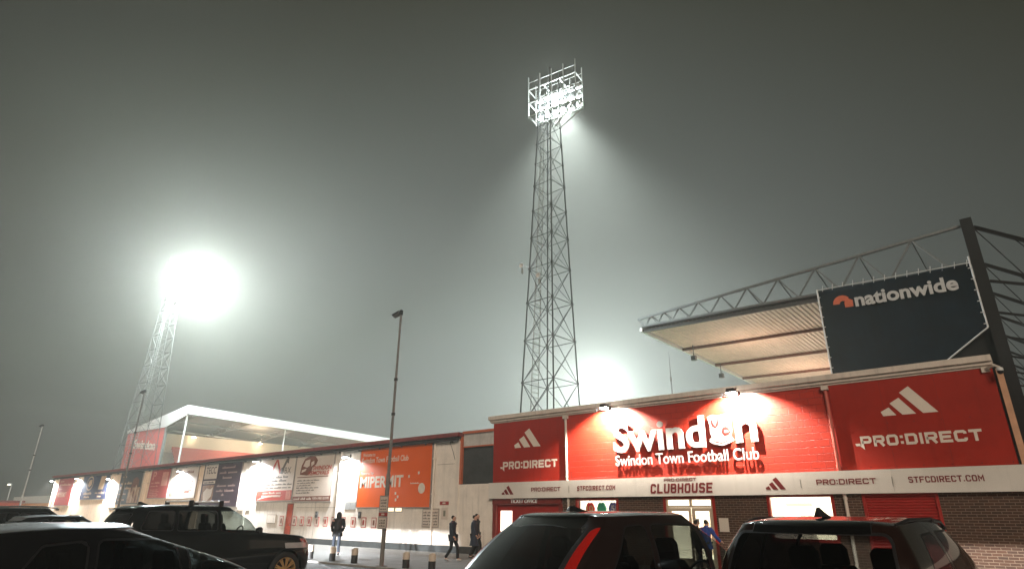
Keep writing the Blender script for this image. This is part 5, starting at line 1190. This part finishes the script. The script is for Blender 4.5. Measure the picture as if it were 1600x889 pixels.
# --- long black SUV side-on behind the bollards, nose to the right
SP3 = dict(rows=body_rows(4.95, 1.0, 1.33, 1.29, 1.20, 1.885, 3.52, 2.78, .22, .42, .76, tail_z=1.1, roof_sag=.04, nose=.86), hw=1.0, wheels=[(1.10, .41), (4.05, .41)], hub_z=.41, arch_z=.95, paint=black_car, rim=rim_gold_lit, roof_z=1.75, spokes=9,
  regions=[('taillight', 'rear', [(.70, .95), (.98, .95), (.96, 1.28), (.72, 1.28)], .03, P('dark_taillight', (.08, .006, .005), .1, coat=1.0), 0),
   ('rear_window', 'rear', [(-.7, 1.32), (.72, 1.32), (.66, 1.68), (-.6, 1.68)], .05, tint, .02),
   ('side_window', 'side', [(.56, 1.36), (1.22, 1.345), (1.24, 1.74), (.72, 1.73)], .04, tint, .018),
   ('side_window', 'side', [(1.32, 1.34), (2.22, 1.335), (2.20, 1.745), (1.34, 1.745)], .04, GLASS('rear_door_glass', (.11, .115, .115), .1), .018),
   ('side_window', 'side', [(2.32, 1.33), (3.42, 1.315), (2.84, 1.68), (2.66, 1.755), (2.30, 1.765)], .03, clear, .018),
   ('windscreen', 'front', [(-.9, 1.31), (.85, 1.31), (.70, 1.75), (-.7, 1.75)], .04, clear, .02),
   ('headlight', 'side', [(4.66, .93), (4.80, .90), (5.0, .95), (5.0, 1.06), (4.80, 1.04)], .015, P('red_lit_headlight', (.55, .35, .35), .1, coat=1, emit=(1, .45, .45), es=.12), 0),
   ('headlight', 'front', [(.62, .90), (.98, .90), (.98, 1.03), (.62, 1.00)], .015, head_glass, 0)],
  cabin=(.4, 3.4, 1.28, .82), seats=[(1.5, -.38), (1.5, .38), (2.45, -.38), (2.45, .38)], wheel_at=(.38, 3.0, 1.24), mirror=(.98, 3.15, 1.32))
v3, b3 = car('parked_car', 'big black SUV side-on behind the bollards, with silver roof bars and gold-lit wheel', 'car', (-15.95, 4.92, GZ), R(0), SP3)
g = MB(); g.prism([(-.66, 1.765), (.66, 1.765), (.62, 1.80), (-.62, 1.80)], .33, .26); g.v = [(x, y, z) for x, y, z in g.v]; g.build('spoiler', black_car, v3, local=True, bevel=.02)
for s_ in (1.62, 2.32):
    g = MB(); g.box(-.66, .66, s_ - .045, s_ + .045, 1.945, 1.985); bar_ = g.build('roof_bar', P('lamp_lit_bar', (.78, .76, .74), .4), v3, local=True, bevel=.008)  # lamp reflections on the bars are put into the pale colour
    for sd in (1, -1): g = MB(); g.prism([(sd * .64, 1.85), (sd * .71, 1.85), (sd * .69, 1.985), (sd * .65, 1.988)], s_ - .05, .10); g.build('bar_foot', black_plastic, bar_, local=True, bevel=.01)
fin(v3, .85, 1.87, .14, .07)

# --- low dark hatchback in the left foreground, side-on
SP4 = dict(rows=body_rows(4.35, .90, 1.13, 1.03, 1.02, 1.625, 3.25, 1.82, .14, .42, .66, tail_z=.92, roof_sag=.05), hw=.90, wheels=[(.85, .33), (3.45, .33)], hub_z=.33, arch_z=.78, paint=silver_dark, rim=rim_grey, roof_z=1.44,
  regions=[('roof_panel', 'top', [(-.5, .52), (.615, .52), (.60, 1.70), (.5, 1.80), (-.5, 1.80)], .04, P('silver_roof_paint', (.32, .32, .33), .28, metal=.7, var=.08, coat=.6), .008), ('taillight', 'rear', [(.55, .88), (1.0, .92), (.98, 1.06), (.58, 1.02)], .03, tail_red, 0),
   ('rear_window', 'rear', [(-.7, 1.1), (.66, 1.1), (.58, 1.42), (-.6, 1.42)], .05, tint, .02),
   ('side_window', 'side', [(.82, 1.18), (1.28, 1.14), (1.30, 1.50), (1.02, 1.47)], .04, tint, .016),
   ('side_window', 'side', [(1.36, 1.135), (2.00, 1.10), (1.94, 1.50), (1.38, 1.505)], .04, semi, .016),
   ('side_window', 'side', [(2.08, 1.095), (3.02, 1.05), (2.42, 1.36), (2.14, 1.47), (2.05, 1.49)], .035, clear, .016),
   ('windscreen', 'front', [(-.8, 1.04), (.76, 1.04), (.58, 1.52), (-.62, 1.52)], .04, clear, .02),
   ('headlight', 'front', [(.5, .68), (.84, .72), (.84, .82), (.52, .80)], .02, head_glass, 0)],
  cabin=(.6, 3.1, 1.0, .74), seats=[(1.25, -.34), (1.25, .34), (2.0, -.34), (2.0, .34)], wheel_at=(.35, 2.62, 1.04), mirror=(.90, 2.85, 1.03))
v4, b4 = car('parked_car', 'low dark hatchback cut off by the lower left corner, pale sheen along its roof edge', 'car', (-6.3, .40, GZ), R(0), SP4)

# --- two more behind it
SP5 = dict(rows=body_rows(4.55, .94, 1.16, 1.08, 1.06, 1.82, 3.2, 2.4, .25, .45, .70, tail_z=.95), hw=.94, wheels=[(.9, .36), (3.65, .36)], hub_z=.36, arch_z=.85, paint=black_car, rim=rim_grey, roof_z=1.68, sub=5,
  regions=[('rear_window', 'rear', [(-.7, 1.2), (.66, 1.2), (.6, 1.6), (-.6, 1.6)], .05, tint, .02), ('side_window', 'side', [(.7, 1.25), (1.4, 1.2), (1.42, 1.66), (.95, 1.64)], .05, tint, .018), ('side_window', 'side', [(1.5, 1.2), (2.2, 1.17), (2.18, 1.67), (1.52, 1.66)], .05, tint, .018), ('side_window', 'side', [(2.3, 1.165), (3.05, 1.14), (2.55, 1.55), (2.27, 1.66)], .04, semi, .018), ('windscreen', 'front', [(-.8, 1.11), (.76, 1.11), (.62, 1.66), (-.62, 1.66)], .04, clear, .02), ('taillight', 'rear', [(.6, .9), (1, .92), (.98, 1.1), (.62, 1.08)], .03, tail_red, 0), ('headlight', 'front', [(.5, .78), (.84, .8), (.86, .92), (.52, .9)], .02, head_glass, 0)],
  cabin=(.45, 3.1, 1.12, .78), seats=[(1.3, -.36), (1.3, .36), (2.1, -.36), (2.1, .36)], mirror=(.94, 2.95, 1.16))
v5, b5 = car('parked_car', 'black SUV at the far left edge, behind the other cars, with a roof rail', 'car', (-24.8, 3.85, GZ), R(0), SP5)
for sd in (1, -1): rail(v5, [(sd * .62, .8, 1.79), (sd * .64, 1.2, 1.85), (sd * .64, 2.0, 1.85), (sd * .62, 2.4, 1.80)], .02, mat=steel_m)
fin(v5, .8, 1.80, .14, .08)
SP6 = dict(SP4); SP6['rows'] = body_rows(4.30, .90, 1.10, 1.02, 1.0, 1.62, 3.2, 2.35, .28, .62, .66, tail_z=.92); SP6['paint'] = navy_car; SP6['sub'] = 5
v6, b6 = car('parked_car', 'dark hatchback between the far-left black SUV and the big side-on SUV', 'car', (-21.9, 4.05, GZ), R(0), SP6)
fin(v6, .9, 1.61, .12, .07)
# headlamps that are switched on: low beams of the right-hand SUV and of the hatchback beyond the big SUV, cut off level by an unseen plate added over each lamp
def low_beam(t, x, s, z, energy, ang, drop, color=(1, .93, .85), yaw=0):
    g = MB(); g.box(x - .12, x + .12, s - .12, s + .30, z + drop, z + drop + .018); g.build('added_beam_plate', black_plastic, t, local=True)
    l = bpy.data.lights.new('low_beam', 'SPOT'); l.energy = energy; l.spot_size = R(ang); l.spot_blend = .25; l.color = color; l.shadow_soft_size = .003
    o = bpy.data.objects.new('low_beam', l); col.objects.link(o); o.parent = t; o.location = (x, s, z); o.rotation_euler = (R(84), 0, R(yaw))
# ================================================================ PEOPLE
def person(label, loc, face, H=1.72, coat=(.02, .02, .022), legs=(.02, .022, .03), shoe=(.03, .03, .03), hair=(.02, .015, .012), hood=False, cap=None, long_coat=False, stride=.32, armL=None, armR=None, bag=False, lean=0.0, shirt=None):
    t = thing('person', label, 'person', loc, face); k = H / 1.75
    def S(p): return (p[0] * k, (p[1] + lean * max(0, p[2] - .9)) * k, p[2] * k)
    s_ = stride
    hipL, hipR = (-.095, 0, .92), (.095, 0, .92)
    kneeL = (-.10, s_ * .42 + .03, .50); ankL = (-.10, s_ * .50, .085); toeL = (-.115, s_ * .5 + .17, .035)
    kneeR = (.10, -s_ * .12 + .05, .50); ankR = (.10, -s_ * .62, .12 if s_ > .1 else .085); toeR = (.115, -s_ * .62 + .16, .03)
    shL, shR = (-.185, 0, 1.43), (.185, 0, 1.43)
    aL = armL or [(-.235, -.06, 1.17), (-.235, .05, .93), (-.225, .09, .85)]
    aR = armR or [(.235, .05, 1.17), (.235, .14, .95), (.225, .19, .87)]
    pts = [(0, 0, .95), (0, -.005, 1.12), (0, -.01, 1.30), (0, -.005, 1.44), (0, .01, 1.52), (0, .025, 1.58), (0, .035, 1.66), (0, .025, 1.73),
           hipL, kneeL, ankL, toeL, hipR, kneeR, ankR, toeR, shL, *aL, shR, *aR, (0, .115, 1.635), (0, .10, 1.585), (-.075, .02, 1.64), (.075, .02, 1.64)]
    E_ = [(0, 1), (1, 2), (2, 3), (3, 4), (4, 5), (5, 6), (6, 7), (0, 8), (8, 9), (9, 10), (10, 11), (0, 12), (12, 13), (13, 14), (14, 15), (3, 16), (16, 17), (17, 18), (18, 19), (3, 20), (20, 21), (21, 22), (22, 23), (6, 24), (5, 25), (6, 26), (6, 27)]
    r = [(.14, .10), (.135, .095), (.15, .105), (.11, .08), .052, .07, .088, .06, .085, .058, .042, .035, .085, .058, .042, .035, .062, .046, .036, .034, .062, .046, .036, .034, .018, .03, .012, .012]
    r = [(q[0] * k, q[1] * k) if isinstance(q, tuple) else q * k for q in r]
    body = skin('body', [S(p) for p in pts], E_, r, skin_m, t, 2)
    # hands: palm is the last arm vertex; five fingers and a side thumb on each
    g = MB()
    for sd, arm in ((-1, aL), (1, aR)):
        w_, h_ = Vector(arm[1]), Vector(arm[2]); d = (h_ - w_).normalized(); f = Vector((0, 1, 0)); f = (f - d * f.dot(d)).normalized(); n = d.cross(f)
        for q, ln in zip((-.027, -.009, .009, .026), (.062, .075, .072, .055)):
            b = h_ + d * .02 + f * q; g.tube([S(b), S(b + d * ln * .6 + n * (-sd * .006)), S(b + d * ln + n * (-sd * .022))], [.0095 * k, .009 * k, .007 * k], 6)
        b = h_ - d * .01 + f * .03; g.tube([S(b), S(b + f * .025 + d * .03), S(b + f * .022 + d * .055)], [.011 * k, .010 * k, .008 * k], 6)
    for sx in (-.030, .030): g.lathe([(0, -.008), (.010, -.004), (.011, .002), (0, .006)], S((sx, .118, 1.662)), 'y', 8)
    fing = g.build('hand', skin_m, t, smooth=True, local=True)
    dk = lambda nm, c, ro=.75: P(nm + '_%d_%d_%d' % tuple(int(q * 999) for q in c), c, ro, var=.25, scale=8, bump=.2)
    cm = dk('coat', coat); lm = dk('trousers', legs); sm = dk('shoe', shoe, .5); hm = dk('hair', hair)
    low = .52 if long_coat else .76; fl = 1.25 if long_coat else 1.08
    g = MB(); n = 20; rings = [(low, .215 * fl, .165 * fl, .02), ((low + .98) / 2, .208 * (1 + (fl - 1) * .5), .155, .01), (.98, .185, .138, 0), (1.15, .172, .13, -.01), (1.30, .192, .135, -.015), (1.40, .20, .125, -.012), (1.445, .195, .11, -.008), (1.485, .14, .095, -.004), (1.51, .085, .085, 0), (1.545, .078, .08, .005)]
    vs = []
    for z, a_, b_, yo in rings:
        for q in range(n): t_ = 2 * math.pi * q / n; wv = 1 + .03 * math.sin(t_ * 3 + z * 9) + .02 * math.sin(z * 26 + t_); vs.append(S((a_ * wv * math.cos(t_), b_ * wv * math.sin(t_) + yo, z)))
    g.add(vs, [(i * n + q, i * n + (q + 1) % n, (i + 1) * n + (q + 1) % n, (i + 1) * n + q) for i in range(len(rings) - 1) for q in range(n)])
    for sh, ar in ((shL, aL), (shR, aR)):
        sx = 1 if sh[0] > 0 else -1; e_, w_ = Vector(ar[0]), Vector(ar[1])
        pp = [Vector((sh[0] * .55, sh[1] - .01, 1.42)), Vector((sh[0] * .95, sh[1], 1.415)), Vector(sh).lerp(e_, .35), Vector(sh).lerp(e_, .8), e_, e_.lerp(w_, .25), e_.lerp(w_, .75), w_]
        g.tube([S(p) for p in pp], [q * k for q in (.085, .098, .086, .070, .066, .062, .054, .052)], 14)
    g.build('coat', cm, t, smooth=True, local=True)
    skin('trousers', [S(p) for p in [(0, 0, .97), hipL, kneeL, (ankL[0], ankL[1], ankL[2] - .01), hipR, kneeR, (ankR[0], ankR[1], ankR[2] - .01)]], [(0, 1), (1, 2), (2, 3), (0, 4), (4, 5), (5, 6)], [(.15 * k, .115 * k), .098 * k, .074 * k, .06 * k, .098 * k, .074 * k, .06 * k], lm, t, 2)
    for an, to in ((ankL, toeL), (ankR, toeR)):
        skin('shoe', [S((an[0], an[1] - .05, max(.045, an[2] - .035))), S((an[0], an[1] + .06, max(.045, an[2] - .04))), S((to[0], to[1], to[2] + .012))], [(0, 1), (1, 2)], [(.048 * k, .05 * k), (.05 * k, .045 * k), (.045 * k, .03 * k)], sm, t, 1)
    if hood: skin('hood', [S(p) for p in [(0, -.04, 1.46), (0, -.03, 1.57), (0, .0, 1.67), (0, .01, 1.76)]], [(0, 1), (1, 2), (2, 3)], [(.115 * k, .10 * k), (.125 * k, .12 * k), (.122 * k, .122 * k), (.07 * k, .07 * k)], cm, t, 2)
    else: skin('hair', [S(p) for p in [(0, -.035, 1.60), (0, -.012, 1.68), (0, .012, 1.755)]], [(0, 1), (1, 2)], [(.078 * k, .06 * k), (.096 * k, .095 * k), (.065 * k, .075 * k)], hm, t, 2)
    if cap: skin('cap', [S(p) for p in [(0, 0, 1.70), (0, .01, 1.77), (0, .13, 1.705)]], [(0, 1), (0, 2)], [(.102 * k, .105 * k), (.07 * k, .08 * k), (.05 * k, .014 * k)], dk('cap', cap), t, 2)
    if bag:
        b = MB(); b.box(-.34 * k, -.22 * k, -.22 * k, .12 * k, .72 * k, 1.02 * k); o = b.build('shoulder_bag', dk('bag', (.16, .16, .16)), t, local=True, bevel=.03); b = MB(); b.tube([S((-.28, -.05, 1.0)), S((-.20, -.1, 1.48)), S((.05, .13, 1.30))], .015, 6); b.build('strap', dk('bag', (.16, .16, .16)), o, local=True)
    return t
pock = lambda sd: [(sd * .255, -.05, 1.16), (sd * .215, .10, .98), (sd * .17, .14, .93)]
person('walker in a black hooded coat and blue jeans, behind the bollards', (-23.9, 16.6, 0), R(62), 1.74, (.008, .008, .009), (.022, .03, .045), hood=True, stride=.30, armL=pock(-1), armR=pock(1))
person('person in a dark jacket walking right past the cream wall with a grey shoulder bag', (-18.25, 18.0, 0), R(-68), 1.64, (.018, .026, .042), (.012, .012, .014), (.5, .48, .45), bag=True, stride=.42)
person('person in a long navy coat walking beside the cream wall, nearest of two', (-18.52, 19.5, 0), R(-60), 1.66, (.018, .028, .05), (.012, .012, .014), long_coat=True, stride=.25)
person('person in a dark coat half hidden behind the long navy coat by the cream wall', (-18.95, 20.1, 0), R(-66), 1.72, (.012, .016, .024), (.012, .012, .014), stride=.28)
person('person in a bright blue jacket going in through the lit entrance doors', (-9.05, 20.7, 0), R(-12), 1.58, (.015, .06, .30), (.02, .02, .03), lean=.10, armR=[(.30, .10, 1.20), (.38, .28, 1.02), (.40, .36, 1.0)])
person('person in a white cap and dark top at the lit entrance doors', (-9.50, 21.0, 0), R(-30), 1.56, (.02, .018, .02), (.02, .02, .03), cap=(.75, .75, .72))
low_beam(v6, .62, 4.30, .78, 10000, 44, .004, (.95, .97, 1), 22); low_beam(v6, -.62, 4.30, .78, 10000, 44, .004, (.95, .97, 1), 22)
low_beam(v2, .66, 4.49, .85, 9000, 60, .005); low_beam(v2, -.66, 4.49, .85, 5000, 60, .005)
